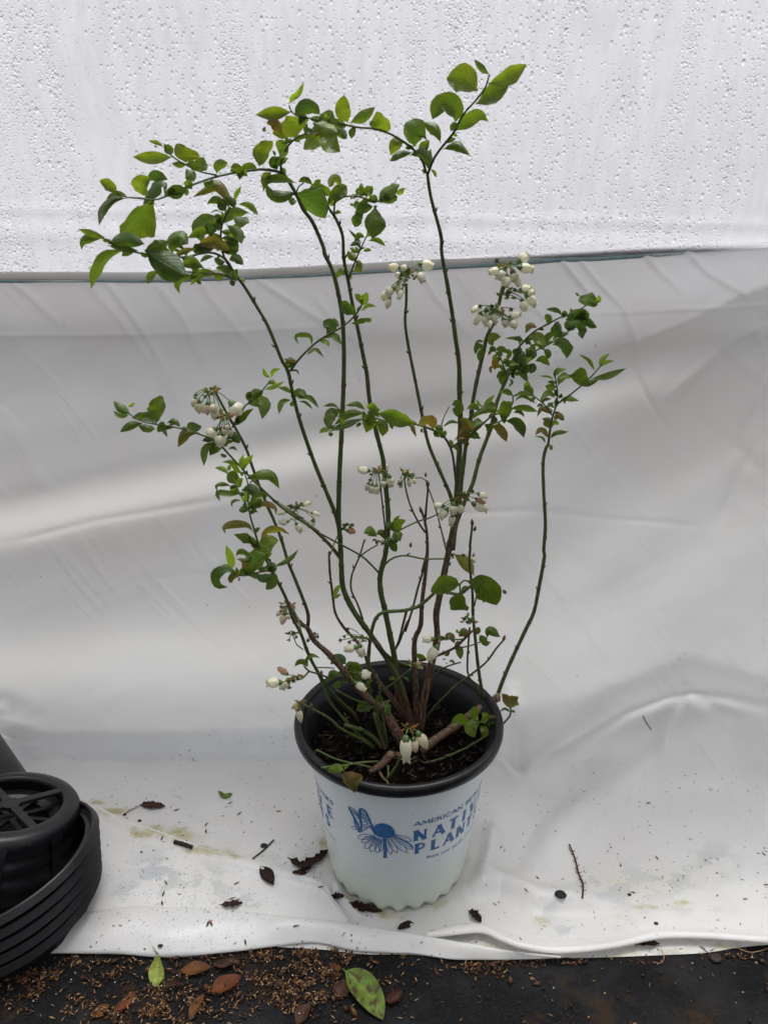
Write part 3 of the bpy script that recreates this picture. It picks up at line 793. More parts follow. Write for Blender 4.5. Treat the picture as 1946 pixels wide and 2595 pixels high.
    curve([(220, 128), (222, 190), (228, 250), (240, 300)], [.0012]+[.0042]*13)
    curve([(220, 126), (268, 138), (310, 210), (340, 290)], [.0030]*14)
    curve([(340, 285), (352, 300), (345, 330), (362, 350)], [.0030]*14)
    for a_, b_ in (((125, 120), (160, 185)), ((150, 130), (185, 205)), ((170, 150), (205, 235)), ((190, 175), (222, 250)), ((150, 170), (215, 205)), ((175, 215), (228, 240)),
                   ((245, 140), (252, 235)), ((265, 150), (270, 260)), ((285, 180), (285, 280)), ((305, 215), (300, 300)), ((240, 180), (300, 215)), ((238, 215), (315, 255)), ((240, 255), (330, 290)),
                   ((250, 290), (330, 305)), ((262, 320), (335, 312)), ((240, 300), (280, 350)), ((270, 300), (300, 340))):
        curve([a_, b_], .0010, 4)
    curve([(160, 240), (170, 290), (195, 345), (215, 380)], [.0028]*14)
    curve([(185, 270), (205, 310), (220, 350), (216, 380)], [.0034]*14)
    curve([(130, 325), (165, 318), (190, 330)], .0013, 6); curve([(145, 345), (180, 345), (200, 350)], .0010, 6)
    curve([(240, 300), (235, 340), (240, 375)], [.0030]*14); curve([(240, 372), (275, 352), (310, 330), (340, 320)], .0012, 10)
    curve([(345, 300), (375, 325), (392, 350)], .0008, 5); curve([(335, 325), (350, 352)], .0010, 4)
    return pr
for dth in (0, -124, 124):
    full_print(dth).mb.build('blue_print', M_INK, body)

# ------------------------------------------------------------------ the plant
plant = empty('blueberry_bush', (.02, .02, .20))
tag(plant, 'tall leggy blueberry bush with small white bell flowers growing in the white pot', 'shrub')
GREEN = (.070, .105, .028); BROWN = (.100, .060, .038); DGREEN = (.040, .062, .022)
ST = {}      # name -> list of (px, py, Y)
def nearY(name, x, y):
    best = 1e18; r = 0
    for nm in name.split('+'):
        L = ST[nm]
        for a, b in zip(L, L[1:]):
            dx, dy = b[0]-a[0], b[1]-a[1]; q = dx*dx+dy*dy or 1e-9
            t = max(0, min(1, ((x-a[0])*dx+(y-a[1])*dy)/q)); d = (x-a[0]-dx*t)**2+(y-a[1]-dy*t)**2
            if d < best: best = d; r = a[2]+(b[2]-a[2])*t
    return r
def stem(name, spec, w0, w1, y0, y1, brown=0., kind='stem', dark=0., buds=True, ym=None):
    P = parse(spec); n = max(8, int(sum(math.dist(a, b) for a, b in zip(P, P[1:]))/14))
    Q = catmull([(x, y, 0) for x, y in P], n)
    if y0 == 's': y0 = at_z(P[0][0], P[0][1], .196).y
    elif isinstance(y0, str): y0 = nearY(y0, *P[0])
    if isinstance(y1, str): y1 = nearY(y1, *P[-1])
    mb = MB(); pts = []; rad = []; cols = []; rec = []
    for i, q in enumerate(Q):
        t = i/(n-1)
        Y = y0+(y1-y0)*t if ym is None else ((1-t)**2*y0+2*t*(1-t)*(2*ym-.5*(y0+y1))+t*t*y1)
        Y += .003*noise.noise(Vector((q.x*.01, q.y*.01, len(ST)*3.7)))
        p = at_y(q.x, q.y, Y); dep = (p-CAM).dot(CF)
        wpx = w0+(w1-w0)*t
        r = wpx/2/FPX*dep*(1+.10*noise.noise(p*90)+(.16*noise.noise(p*150) if t < brown else 0))
        nd = math.exp(-(((i % 4.6)-2.3)/.5)**2)*.10
        pts.append(p); rad.append(r*(1+nd)); rec.append((q.x, q.y, Y))
        k = 1 if t < brown-.12 else 0 if t > brown+.12 else (brown+.12-t)/.24
        k = max(0, min(1, k+.5*noise.noise(p*40)*(1 if 0 < k < 1 else .25)))
        G_ = tuple(GREEN[j]*(1-dark)+DGREEN[j]*dark for j in range(3))
        cols.append(tuple(G_[j]*(1-k)+BROWN[j]*k for j in range(3)))
    mb.tube(pts, rad, cols, seg=10)
    if buds and n > 10:
        sgn = 1; i = 4
        while i < n-3:
            T = (pts[i+1]-pts[i-1]).normalized(); V = (pts[i]-CAM).normalized()
            sd = T.cross(V).normalized()*sgn*math.cos(i*1.7)+V*math.sin(i*1.7)*.6; sd.normalize()
            b0 = pts[i]+sd*rad[i]*.6; L = rnd.uniform(.0022, .0036)
            mb.tube([b0, b0+(sd*.8+T*.6)*L*.5, b0+(sd*.9+T*1.2)*L], [.0013, .0011, .0002], (.075, .035, .022), seg=6)
            mb.tube([pts[i]-T*.0005, pts[i]+T*.0009], [rad[i]*1.14]*2, (.06, .04, .025), seg=8, cap=False)
            sgn *= -1; i += rnd.choice((4, 5, 5, 6, 7))
    ST[name] = rec
    return mb.build(kind, M_STEM, plant)
# main canes
stem('R1', 'G 545,1570 575,1330 620,1080 670,900 690,760 680,600 705,450 750,230 795,0 E 1075,850 1085,700 1100,450 1105,250 I 1545,1200 1540,900 1510,680 1490,520 1445,250 1400,0 C 515,1180 455,950 432,800', 19, 8, 's', -.09, .40)
stem('R2', 'E 1040,1060 1075,900 1100,760 1110,650 1130,480 1150,350 H 45,1450 75,1230 120,1000 190,700 205,620 300,400 370,100', 12, 9, 'R1', .0, 0)
stem('R3', 'E 1060,1050 1080,900 1140,740 1180,650 1220,500 1280,340 H 300,1300 345,1170 420,1000 470,850 505,755', 12, 8, 'R1', .03, .12)
stem('R3a', 'H 505,755 530,710 620,610 720,530 820,480 950,410 1100,370 1160,320 1215,285', 5.5, 3.5, 'R3', .0, buds=False, kind='shoot')
stem('R3b', 'H 440,960 520,850 620,785 760,715 860,665 960,600 1080,510', 5, 3.5, 'R3', .05, buds=False, kind='shoot')
stem('R3c', 'H 425,1000 390,940 360,850 310,770 250,710', 4, 3, 'R3', -.01, buds=False, kind='shoot')
stem('R3d', 'H 440,970 520,930 580,880 620,860', 4, 2.5, 'R3', .02, buds=False, kind='shoot')
stem('R4', 'G 1195,1270 1230,1170 1300,1000 1430,720 1500,570 1540,380 1590,100 E 1605,1050 1615,900 1605,700 1602,520 1625,420 H 825,1680', 10, 8, .06, .04, 0)
stem('R4a', 'H 825,1680 845,1520 870,1400 910,1270 915,1140 895,1020 885,950', 6, 3, 'R4', .0, buds=False, kind='shoot')
stem('R4b', 'H 910,1280 1000,1220 1150,1100 1240,1020 1330,920 1370,870', 5, 3, 'R4a', -.03, buds=False, kind='shoot')
stem('R4c', 'H 860,1390 830,1340 760,1260 680,1200 640,1150', 4.5, 3, 'R4a', .03, buds=False, kind='shoot')
stem('stump', 'G 560,1745 640,1665 800,1555 980,1425 1130,1330 1200,1285', 22, 21, 's', .055, 1.5, buds=False)
stem('C1', 'E 1065,800 1040,710 970,550 910,400 I 1220,1200 1170,950 1130,750 1105,560 1115,400 1115,250', 10, 7, 'R1', -.03, 0)
stem('C2', 'G 480,1530 400,1330 345,1150 330,950 290,750 250,550 215,400 210,260 250,100 E 670,950 670,800 650,600 640,500 600,340 560,150 545,0 I 770,850 720,600 680,420 650,250 610,50 B 890,1550 830,1400 785,1335', 16, 8, 's', -.05, .10)
stem('C3', 'G 500,1540 450,1400 400,1230 330,1060 213,880 F 1440,1000 1330,850 1260,720 1220,600 1210,400 1200,200 E 385,1000 375,850 380,600 395,300 I 610,1000 610,750 600,550 570,350 520,150 450,0 B 730,1650 640,1440 560,1330 500,1200 430,1080 370,1000', 15, 9, 's', -.08, .10)
stem('L1', 'E 384,960 360,850 300,700 230,530 150,300 I 200,1150 160,960 110,870 0,600 A 1390,1797 1300,1650 1220,1540 1160,1450', 11, 8, 'C3', -.08, 0)
stem('L2t', 'G 400,1700 350,1600 250,1430 73,1254 F 1200,1290 1100,1180 980,1070 930,970 870,930 800,830 775,775', 22, 10, 's', -.05, 1.5)
stem('L2', 'F 930,955 932,850 880,700 820,550 760,400 710,230 640,50 d 1080,1330 1000,1120 960,1000 900,880 830,760 740,590', 9, 6.5, 'L2t', -.09, .04)
stem('L3', 'F 1350,1780 1325,1700 1240,1620 1100,1480 1040,1380 970,1260 920,1150 870,1010 800,880 760,750 700,620 650,530 M 1040,1620', 9, 8, 's', -.20, 0)
stem('L3m', 'M 1060,1640 960,1480 870,1300 820,1130 770,970 735,830 712,640 717,450 670,290 640,190', 6.5, 3, -.20, -.21, buds=False, kind='shoot')
stem('L3n', 'M 740,820 680,720 600,560 540,430 500,330', 4, 2.5, 'L3m', -.19, buds=False, kind='shoot')
stem('L3o', 'M 1060,1630 900,1650 730,1700 560,1700 500,1620', 6, 3, 'L3m', -.24, buds=False, kind='shoot')
stem('L4', 'F 1500,1980 1350,1860 1230,1730 1110,1580 1060,1450 1010,1340', 8, 6, 's', 'L3', 0)
stem('L5', 'F 1500,1991 1370,1900 1200,1810 1100,1720 970,1650 895,1608', 8, 6, 's', -.12, 0)
stem('L6', 'G 240,1730 150,1620 20,1540 F 1400,1830 1240,1780', 12, 9, 's', -.03, .2)
stem('L7', 'F 1620,1580 1560,1592 1400,1590 1300,1560 1165,1488', 6, 5, -.0, -.03)
stem('S7', 'G 255,1660 170,1400 130,1280 110,1100 120,850 160,650 230,572 400,555 530,520 620,450 700,390 870,420 920,375 985,350', 10, 8, 's', -.04, .1, ym=.0)
stem('B1', 'G 515,1540 510,1250 500,1000 500,800 550,680 560,500 590,250 605,90 E 905,960 890,870 868,808', 17, 6, 's', .03, 1.5)
stem('B1t', 'E 893,905 900,800 910,690 908,655', 6, 5, 'B1', .02, .0, dark=.5, kind='twig')
stem('T1', 'E 775,1540 820,1400 850,1280 880,1180 900,1080 G 560,230', 6, 5, .05, 'B1', .2, kind='twig')
stem('T1b', 'G 330,900 380,800 440,640', 5, 5, .05, .05, .3, kind='twig')
stem('T2', 'G 345,860 370,800 400,680 435,545', 5, 7, .05, .03, 1.5, kind='twig')
stem('T3', 'E 893,945 850,880 800,770 770,640 780,600', 5.5, 4, 'B1', -.0, .0, kind='twig')
stem('T3b', 'E 1022,1060 990,930 950,780 905,660 890,620 835,620', 4.5, 3, 'R1', .03, 0, kind='twig')
stem('T4', 'E 980,830 920,860 850,880 720,942', 4, 4, .03, -.0, 0, dark=.6, kind='twig')
stem('T5', 'E 652,1140 700,1100 780,1085 880,1105 960,1105 1012,1105', 5, 4, 'C2', 'R1', .08, kind='twig')
stem('T6', 'E 612,1185 560,1130 500,1080 370,1010 250,945', 5, 4.5, 'C2', -.03, 0, kind='twig')
stem('T7', 'E 383,1100 330,1030 240,940 130,850 0,765 d 1430,1530 1320,1460 1200,1380 1080,1270 950,1140 830,1010', 9, 5, 'C3', -.09, .04)
stem('T7a', 'd 830,1010 760,940 640,890 500,850 370,830 280,810 200,762', 5, 3, 'T7', -.12, buds=False, kind='shoot')
stem('T7b', 'd 865,850 930,740 960,700 1060,610 1110,545', 4.5, 3, -.08, -.10, buds=False, kind='shoot')
stem('T8', 'E 650,1085 655,950 640,800 622,640 612,585', 5, 4, 'C2', .0, 0, kind='twig')
stem('T9', 'E 520,1470 490,1380 450,1290 455,1200 500,1090 530,990', 5.5, 4.5, 'C3', .02, .3, kind='twig')
stem('T10', 'E 500,1092 550,1055 610,1020', 4, 3.5, 'T9', .03, 0, kind='twig', dark=.5)
stem('T11', 'G 430,1440 330,1300 200,1150 110,1010 F 1440,1300 1400,1170 1340,1080 1230,960 1160,840 1140,700 1115,500 1108,345', 9, 6, .05, -.02, 1.5, kind='twig')
stem('T11b', 'F 1120,350 1150,260 1180,195', 3.5, 3, 'T11', 'C3', 0, kind='twig')
stem('T12', 'F 1320,1040 1440,1060 1540,1130 G 250,910 340,980 480,1030', 5, 7, -.02, .06, .6, kind='twig')
stem('T12b', 'G 150,790 210,870 330,985 440,1020', 9, 9, .03, .06, 1.5, kind='twig')
stem('T13', 'G 1095,1335 1060,1200 1030,1000 1010,800 990,600 985,400 960,150 970,0 E 1160,1050 1170,960 1178,890', 9, 6, .05, .0, .05, kind='twig')
stem('T13b', 'G 1000,520 1022,420', 4, 4, .02, .02, 1.2, kind='twig', buds=False)
stem('T14', 'G 1070,1300 1000,1170 945,1080 950,850 962,700', 5, 5, .05, .02, .2, kind='twig', dark=.6)
stem('T15', 'G 580,1475 700,1330 830,1200 950,1110 1100,990 1180,880 1245,805', 5.5, 5, 's', .0, 0, kind='twig')
stem('T16', 'G 540,975 620,955 700,930 830,870 920,790 985,725', 8, 6, 'B1', -.01, 1.4, kind='twig')
stem('T16b', 'G 830,872 950,855 1055,818', 4, 3, 'T16', -.0, .3, kind='twig')
stem('T16c', 'G 930,790 860,800 780,790 690,790', 4, 4, 'T16', -.03, 0, kind='twig', buds=False)
stem('T17', 'G 605,1300 660,1140 720,1050 800,1015 885,990', 4.5, 4, 's', .03, .6, kind='twig', buds=False)
stem('T18', 'G 580,1838 680,1815 750,1790 930,1712 1050,1640 1180,1560 1250,1500 1310,1420 1295,1350', 6, 4.5, 's', .02, 0, kind='twig', dark=.3)
stem('T19', 'G 1110,1385 1140,1470 1165,1555', 6, 5, .055, .03, 0, kind='twig', dark=.4)
stem('T20', 'G 272,1730 262,1620 240,1500 215,1300 200,1170 180,1095', 6, 5, 's', -.02, .0, kind='twig', dark=.2)
stem('T21', 'G 260,1740 200,1560 160,1420', 10, 8, 's', .0, .3, kind='twig')
stem('T22', 'G 270,1990 300,1930 345,1860 395,1755 430,1640', 7, 5, -.095, -.105, 0, kind='twig')
stem('T22b', 'G 205,1915 240,1970 272,1995 290,2055', 7, 3.5, -.085, -.12, .3, kind='twig')
stem('T22c', 'G 275,1860 278,1920 274,1990', 5, 4, -.07, -.095, .0, kind='twig', buds=False)
stem('T23', 'G 300,1760 270,1800 210,1860 130,1905', 24, 13, 's', -.085, 1.5, kind='stem', buds=False)
stem('T24', 'J 680,85 560,92 400,118 270,130', 5, 5, -.08, -.125, 0, kind='twig')
stem('T25', 'J 650,135 560,112 380,70 235,0', 5, 5, -.08, -.09, 0, kind='twig')
stem('T26', 'G 220,1232 330,1160 400,1100 475,1040', 4.5, 4, -.01, -.02, 0, kind='twig', dark=.3)
stem('T27', 'F 1090,1380 1010,1350 940,1330 900,1288', 5, 4.5, 'L3', -.13, .2, kind='twig')
stem('T27b', 'F 940,1330 885,1390 840,1402 780,1405', 5, 3, 'T27', -.15, .2, kind='twig')
stem('T28', 'F 1005,1300 1080,1300 1150,1305', 3, 3, -.1, -.05, 1.2, kind='twig', buds=False)
stem('T29', 'F 882,1040 850,900 790,775', 5, 4, 'L3', 'L2t', .1, kind='twig')
stem('T30', 'F 890,1148 840,1110 820,1070 800,1020', 3, 2.5, -.05, -.05, .5, kind='twig', buds=False)
stem('T31', 'G 400,1650 340,1560 280,1440 200,1330', 26, 18, 's', -.01, 1.5, buds=False)
stem('T32', 'G 450,1500 380,1400 300,1300 190,1150', 14, 9, 's', .03, 1.5)
stem('T33', 'G 340,1770 400,1790 470,1850', 20, 8, 's', -.03, 1.5, buds=False)
stem('T34', 'G 350,1300 352,1100 345,980', 10, 8, .05, .05, 1.5)
stem('T35', 'G 490,1560 420,1320 370,1150', 15, 10, 's', .06, 1.3)
stem('T36', 'G 370,1870 440,1920 520,1960', 3, 2, 's', -.06, 1.5, kind='twig', buds=False)
# leafy twig across the middle and the right-hand group
stem('M1', 'E 1080,650 1062,500 1045,435 1020,390 980,350 850,300 700,290 600,260', 7, 4, 'R1', -.12, .0, kind='shoot', buds=False, dark=.3)
stem('M1b', 'I 620,1310 580,1280 560,1250', 3, 2.5, -.12, -.13, buds=False, kind='shoot')
stem('M1c', 'I 870,1350 760,1350 640,1400 500,1445', 4, 3, -.11, -.14, buds=False, kind='shoot')
stem('M2', 'E 1053,435 1120,390 1180,350 1290,250 1345,230', 6, 4.5, 'M1', -.05, .0, kind='shoot', buds=False, dark=.2)
stem('M2b', 'H 190,1490 270,1475 350,1455 400,1400 470,1270 470,1200 530,1175', 4, 3, -.02, -.05, kind='shoot', buds=False)
stem('M2c', 'H 10,1440 80,1380 150,1330 165,1290', 4, 2.5, -.02, -.03, kind='shoot', buds=False)
stem('M3', 'E 990,330 1000,270 1038,190', 3, 2.5, .0, .0, 1.2, kind='twig', buds=False)
stem('I1', 'I 180,955 250,860 350,760 440,690 600,600 690,520 750,440 760,400', 6, 3.5, 'L1', -.10, kind='shoot', buds=False)
# top left shoots
stem('AL1', 'A 1210,1520 1170,1460 1080,1412 980,1420 900,1440 740,1440 600,1420 470,1390 340,1322', 6, 4, 'L1', -.20, kind='shoot', buds=False)
stem('AL2', 'A 1245,1605 1180,1580 1120,1558 1000,1552 890,1545', 5, 3, 'L1', -.14, kind='shoot', buds=False)
stem('AL3', 'A 1160,1450 1140,1380 1135,1250 1170,1150 1200,1090', 6, 4, 'L1', -.12, kind='shoot', buds=False)
stem('B1s', 'B 375,1020 290,1000 190,992 A 1400,830 1280,842 1100,880 950,930 830,980 680,1040 580,1030 490,1025', 7, 4, 'C3', -.18, kind='shoot', buds=False)
stem('B1u', 'A 1105,868 980,840 860,780 780,725 740,680', 4.5, 3, 'B1s', -.17, kind='shoot', buds=False)
stem('B1v', 'A 490,1025 430,1010 405,980', 3.5, 3, 'B1s', -.19, kind='shoot', buds=False)
stem('B2s', 'B 372,1000 375,930 430,800 500,730 600,690 680,700', 6, 4, 'C3', -.14, kind='shoot', buds=False)
stem('B3s', 'B 1590,1020 1560,920 1480,820 1400,760 1280,690 1150,650 1020,640 900,615 750,590 600,560 480,530 440,455', 7, 3.5, 'R1', -.20, kind='shoot', buds=False)
stem('C4s', 'C 437,805 470,720 510,660 590,560 650,450 720,370 780,290 805,210', 7, 4, 'R1', -.17, kind='shoot', buds=False)
stem('B4s', 'B 822,1385 820,1300 840,1250 930,1218 1040,1225 1150,1262 1180,1262', 5, 4, 'C2', -.10, kind='shoot', buds=False)
stem('B4t', 'B 785,1340 770,1290 790,1240', 5, 3, 'C2', -.07, kind='shoot', buds=False)
stem('B4u', 'B 500,1200 520,1140 560,1110', 4, 3, 'C3', -.10, kind='shoot', buds=False)
stem('B5s', 'B 945,1900 1000,1755 1060,1620 1095,1550', 5, 3, 'C2', -.09, kind='shoot', buds=False)
stem('G1', 'G 985,345 930,300 880,335 885,400', 5, 4, -.04, -.05, kind='shoot', buds=False)
stem('G2', 'G 1105,1560 1090,1500 1050,1490 930,1525', 4, 3, .0, -.03, kind='shoot', buds=False)
stem('J1', 'J 400,120 430,110 440,135 432,150', 3.5, 3, -.115, -.125, kind='shoot', buds=False)
stem('F1', 'F 1480,1500 1380,1420 1250,1310 1240,1290', 4.5, 3.5, .0, -.02, kind='shoot', buds=False)

# leaves --------------------------------------------------------------
TONE = {'g': (.068, .118, .015), 'd': (.043, .082, .016), 'y': (.095, .145, .014), 'l': (.125, .21, .020), 'r': (.105, .110, .022)}
LEAVES = []
def leaf_mesh(P3, wid, tone, curl=None, twist=None, ns=15):
    """P3: 3D midrib, wid: full width in metres"""
    C_ = catmull([tuple(p) for p in P3], ns); rows = []; cols = []; uvs = []
    L = sum((b-a).length for a, b in zip(C_, C_[1:]))
    tw0 = rnd.uniform(-.6, .6) if twist is None else twist
    tw1 = tw0+rnd.uniform(-.5, .5)
    cup = rnd.choice((-1, 1))*rnd.uniform(.15, .75) if curl is None else curl
    b = TONE[tone]; jit = rnd.uniform(.82, 1.2); red = {'r': .36, 'y': .25, 'g': .08, 'd': 0, 'l': .12}[tone]*rnd.uniform(.5, 1.3)
    ph = rnd.uniform(0, 6); fat = rnd.uniform(.80, 1.05)
    for i, p in enumerate(C_):
        t = i/(ns-1)
        T = (C_[min(i+1, ns-1)]-C_[max(i-1, 0)]).normalized(); V = (p-CAM).normalized()
        sdv = T.cross(V)
        if sdv.length < .05: sdv = T.cross(Vector((0, 0, 1)))
        sdv.normalize(); vp = sdv.cross(T)
        a = tw0+(tw1-tw0)*t
        sv_ = sdv*math.cos(a)+vp*math.sin(a); N = T.cross(sv_).normalized()
        if N.dot(V) > 0: N = -N
        tt = min(1, max(0, (t-.05)/.95))
        wv = math.sin(math.pi*tt**fat)**(.95 if wid < .42*L else .72) if 0 < tt < 1 else 0
        if t > .88: wv *= 1-(t-.88)*2.2
        wv = max(wv, .05 if t < .08 else .015)
        hw = wid/2*wv/max(.72, math.cos(a))
        rw = []
        for u in (-1, -.68, -.34, 0, .34, .68, 1):
            off = cup*abs(u)**1.6*hw + .14*hw*abs(u)*math.sin(t*15+ph+u*2.0) + .05*hw*math.sin(t*31+ph+u*5)
            rw.append(p+sv_*(u*hw)+N*off)
            e = max(abs(u)**4, max(0, (t-.8)/.2)**1.5)*red
            e = min(1, e+(.55*red if tone == 'r' else 0)*(.5+.5*math.sin(t*4+ph)))
            bb = [b[k]*jit*(1-e)+(.20, .075, .030)[k]*e for k in range(3)]
            cols.append(tuple(bb)); uvs.append((.5+u/2, t*min(1.0, L/.035)+.2))
        rows.append(rw)
    mb = MB(); mb.grid(rows, cols, uvs); return mb
def leaves(st, s, near=0.0):
    f = 'S'
    for ln in s.replace('\n', ';').split(';'):
        tk = ln.split()
        if not tk: continue
        if tk[0] in FR and len(tk[0]) == 1: f = tk.pop(0)
        if not tk: continue
        P = [fr(f, *map(float, t.split(','))) for t in tk if ',' in t]
        r = [t for t in tk if ',' not in t]; wpx = float(r[0])/FR[f][2]; tone = r[1]
        LEAVES.append((st, P, wpx, tone))
leaves('C4s+B3s+R1', '''C 735,310 650,250 548,235 148 y; 795,268 900,220 1030,150 84 y; 722,388 820,325 925,265 95 g; 805,212 765,175 712,120 34 g
600,495 600,430 520,395 463,480 98 g; 588,555 680,480 750,450 800,495 72 g; 525,660 610,630 690,695 48 g; 515,625 485,540 400,492 56 g
355,645 345,560 410,485 142 g; 190,560 165,500 130,432 96 y; 108,530 98,508 95,485 24 g; 290,612 240,630 215,695 70 y; 350,680 270,685 205,735 38 g
325,695 400,690 465,728 52 d; 415,690 400,650 445,605 50 g; 440,785 442,720 455,655 44 g; 430,795 410,785 402,780 28 g; 450,780 475,795 488,830 18 g; 300,655 330,645 355,660 24 g''')
leaves('B3s', '''B 465,510 300,515 155,535 92 y; 440,450 470,390 520,350 566,255 42 l; 485,540 560,480 640,480 700,530 100 d; 605,575 450,615 298,690 135 y; 380,700 310,610 250,605 75 r
935,600 895,500 905,368 122 y; 945,605 1050,560 1165,468 80 g; 935,625 820,620 720,600 84 g; 640,600 740,640 850,680 115 y; 900,640 780,610 700,700 60 g; 740,600 790,545 690,550 62 g
1000,640 965,690 965,735 56 g; 1140,645 1145,610 1125,590 30 g; 600,570 560,545 520,560 34 d''')
leaves('B2s', '''B 720,715 790,800 870,845 150 y; 740,740 650,770 560,825 95 y; 520,735 640,700 780,765 56 g; 820,700 880,690 925,735 74 d; 640,690 610,670 600,640 50 d; 430,780 420,740 390,720 22 d
370,910 378,830 352,745 92 g; 330,880 310,850 298,832 20 g; 300,975 350,925 420,925 64 d; 345,995 310,930 350,890 66 d; 620,690 690,640 760,690 60 g; 250,670 232,660 245,640 24 d''')
leaves('B1s', '''B 190,965 215,860 305,757 112 y; 180,998 120,970 60,1000 95,1055 62 g; 285,1015 255,1060 222,1145 82 y; 370,980 390,1000 405,1035 44 g; 380,1030 350,1040 315,1040 24 d
A 1290,842 1240,805 1200,815 30 g; 1200,812 1240,830 1265,900 62 y; 1105,855 1120,800 1182,782 64 g; 1032,838 1005,790 1015,742 88 g; 945,915 925,860 890,822 76 g; 1010,920 1055,940 1078,898 44 g
880,945 915,930 932,968 52 g; 750,998 820,970 895,975 62 d; 745,995 820,1010 880,990 40 g; 578,1005 590,930 640,882 112 y; 610,905 680,870 765,900 64 d; 740,995 735,935 660,970 578,1100 74 d; 665,1048 560,1150 450,1312 195 g''')
leaves('B1s+B1v+B1u', '''A 485,1022 430,1012 330,1035 42 g; 480,1030 380,1040 305,1110 280,1222 48 d; 410,985 350,930 285,905 68 y
885,778 885,725 890,668 165 y; 800,742 660,748 518,740 74 y; 735,695 770,690 803,680 64 g; 735,672 690,640 628,625 26 y; 895,790 850,795 788,788 38 g; 890,788 940,800 985,838 54 g; 690,670 675,665 668,672 14 y; 740,690 745,665 735,645 16 g''')
leaves('AL1', '''A 340,1320 260,1290 135,1245 38 y; 320,1300 225,1300 165,1340 160,1392 52 g; 345,1350 480,1325 600,1350 82 d; 600,1395 690,1370 762,1330 82 g; 340,1360 450,1380 560,1400 40 g; 470,1390 340,1430 270,1530 225,1668 64 g
600,1395 720,1480 885,1570 155 d; 790,1425 790,1350 850,1300 905,1350 98 g; 800,1445 870,1410 960,1380 32 r; 960,1360 1080,1340 1205,1398 66 r; 960,1385 1040,1370 1090,1350 64 d
700,1540 650,1570 622,1632 42 l; 860,1498 940,1480 1020,1522 54 g; 860,1450 930,1480 985,1520 74 g; 1090,1440 1030,1440 985,1478 26 g; 710,1420 725,1400 735,1385 18 l; 990,1345 975,1390 1000,1410 60 d''')
leaves('AL2', '''A 1210,1565 1150,1530 1098,1518 48 g; 1120,1560 1000,1550 920,1640 46 g; 940,1575 860,1590 828,1640 847,1700 46 g; 970,1500 965,1540 940,1575 44 l; 960,1610 985,1620 995,1635 24 g; 1215,1600 1215,1625 1228,1645 36 d; 1260,1590 1290,1600 1305,1622 16 l; 1235,1600 1232,1560 1250,1525 40 d''')
leaves('AL3', '''A 1090,1270 990,1245 895,1308 52 g; 1000,1345 1000,1230 1100,1155 92 g; 1140,1215 1210,1140 1330,1130 62 g; 1335,1200 1280,1180 1220,1160 60 g; 1150,1335 1210,1290 1283,1180 46 l; 1170,1215 1250,1270 1280,1350 62 g
1140,1410 1200,1370 1255,1320 100 d; 1185,1110 1185,1030 1110,930 1010,975 938,1022 60 r; 1225,1100 1215,1050 1165,1010 54 g; 1160,1090 1110,1045 1035,1068 46 g; 1170,1120 1150,1080 1175,1040 66 d; 1235,1050 1240,1000 1278,945 26 l
1250,1070 1330,1080 1397,1148 36 l; 1140,1130 1100,1115 1060,1135 9 l; 1100,1180 1080,1230 1060,1300 70 d; 1190,1465 1240,1450 1292,1495 52 d; 1165,1480 1120,1470 1088,1450 42 d; 1135,1180 1110,1215 1120,1260 50 g; 1150,1340 1230,1310 1240,1270 66 d; 1280,1290 1300,1300 1308,1315 8 g''')
leaves('B4u+B4t+C3+C2', '''B 505,1110 380,1075 260,1090 220,1185 60 g; 495,1190 380,1215 290,1200 245,1110 84 d; 500,1195 620,1270 745,1405 205 d; 515,1100 580,1085 640,1125 44 d; 590,1185 660,1150 742,1130 54 g
700,1225 735,1170 785,1215 72 g; 650,1125 690,1095 705,1105 44 g; 880,1130 830,1075 775,1140 62 y; 832,1275 850,1200 925,1130 115 g; 785,1300 805,1270 835,1258 54 l; 825,1372 850,1350 880,1362 26 g; 450,1225 475,1265 498,1275 54 g; 770,1290 790,1200 800,1160 40 g''')
leaves('B4s', '''B 1010,1212 1030,1180 1075,1178 54 g; 1065,1185 1050,1145 1047,1105 42 l; 1090,1232 1090,1180 1145,1135 76 g; 1050,1320 1010,1295 1003,1252 64 l; 990,1290 970,1292 948,1278 20 l; 1065,1235 1080,1290 1115,1295 74 g; 1190,1265 1150,1240 1108,1268 64 d
1185,1270 1260,1180 1372,1122 92 g; 1185,1268 1270,1250 1352,1222 78 d; 1340,1200 1385,1180 1412,1150 42 l; 1145,1305 1070,1330 995,1402 72 d; 1065,1370 1020,1410 990,1478 84 g; 1165,1305 1150,1430 1138,1575 170 g; 1150,1300 1165,1308 1180,1300 20 d''')
leaves('B5s', '''B 1090,1552 1120,1480 1098,1408 32 l; 1090,1555 1140,1500 1167,1440 26 l; 1085,1565 1150,1530 1222,1532 26 l; 1082,1570 1030,1540 988,1605 44 g; 1100,1592 1180,1585 1253,1638 36 g; 1060,1622 1000,1560 935,1493 22 g
1042,1662 1010,1612 948,1638 36 d; 1060,1682 1100,1668 1137,1672 26 g; 1018,1738 985,1735 932,1678 66 y; 1000,1752 1035,1790 1050,1858 66 y; 942,1872 880,1845 835,1912 46 y; 958,1862 1000,1848 1037,1868 18 g; 945,1925 952,1895 940,1865 32 l''')
leaves('T7a', '''d 205,762 150,730 98,680 52 g; 190,718 210,705 233,686 20 l; 205,770 140,780 95,742 26 g; 290,822 220,835 138,882 46 g; 372,828 390,740 397,643 92 g; 372,830 300,795 213,788 52 d; 372,862 320,855 255,835 46 g; 390,822 410,835 385,882 46 g
440,822 490,808 532,848 32 g; 490,852 430,862 447,916 24 g; 620,885 610,840 612,815 92 g; 655,885 560,890 512,978 58 r; 668,938 700,930 752,930 32 d; 755,940 690,990 682,1100 42 g''')
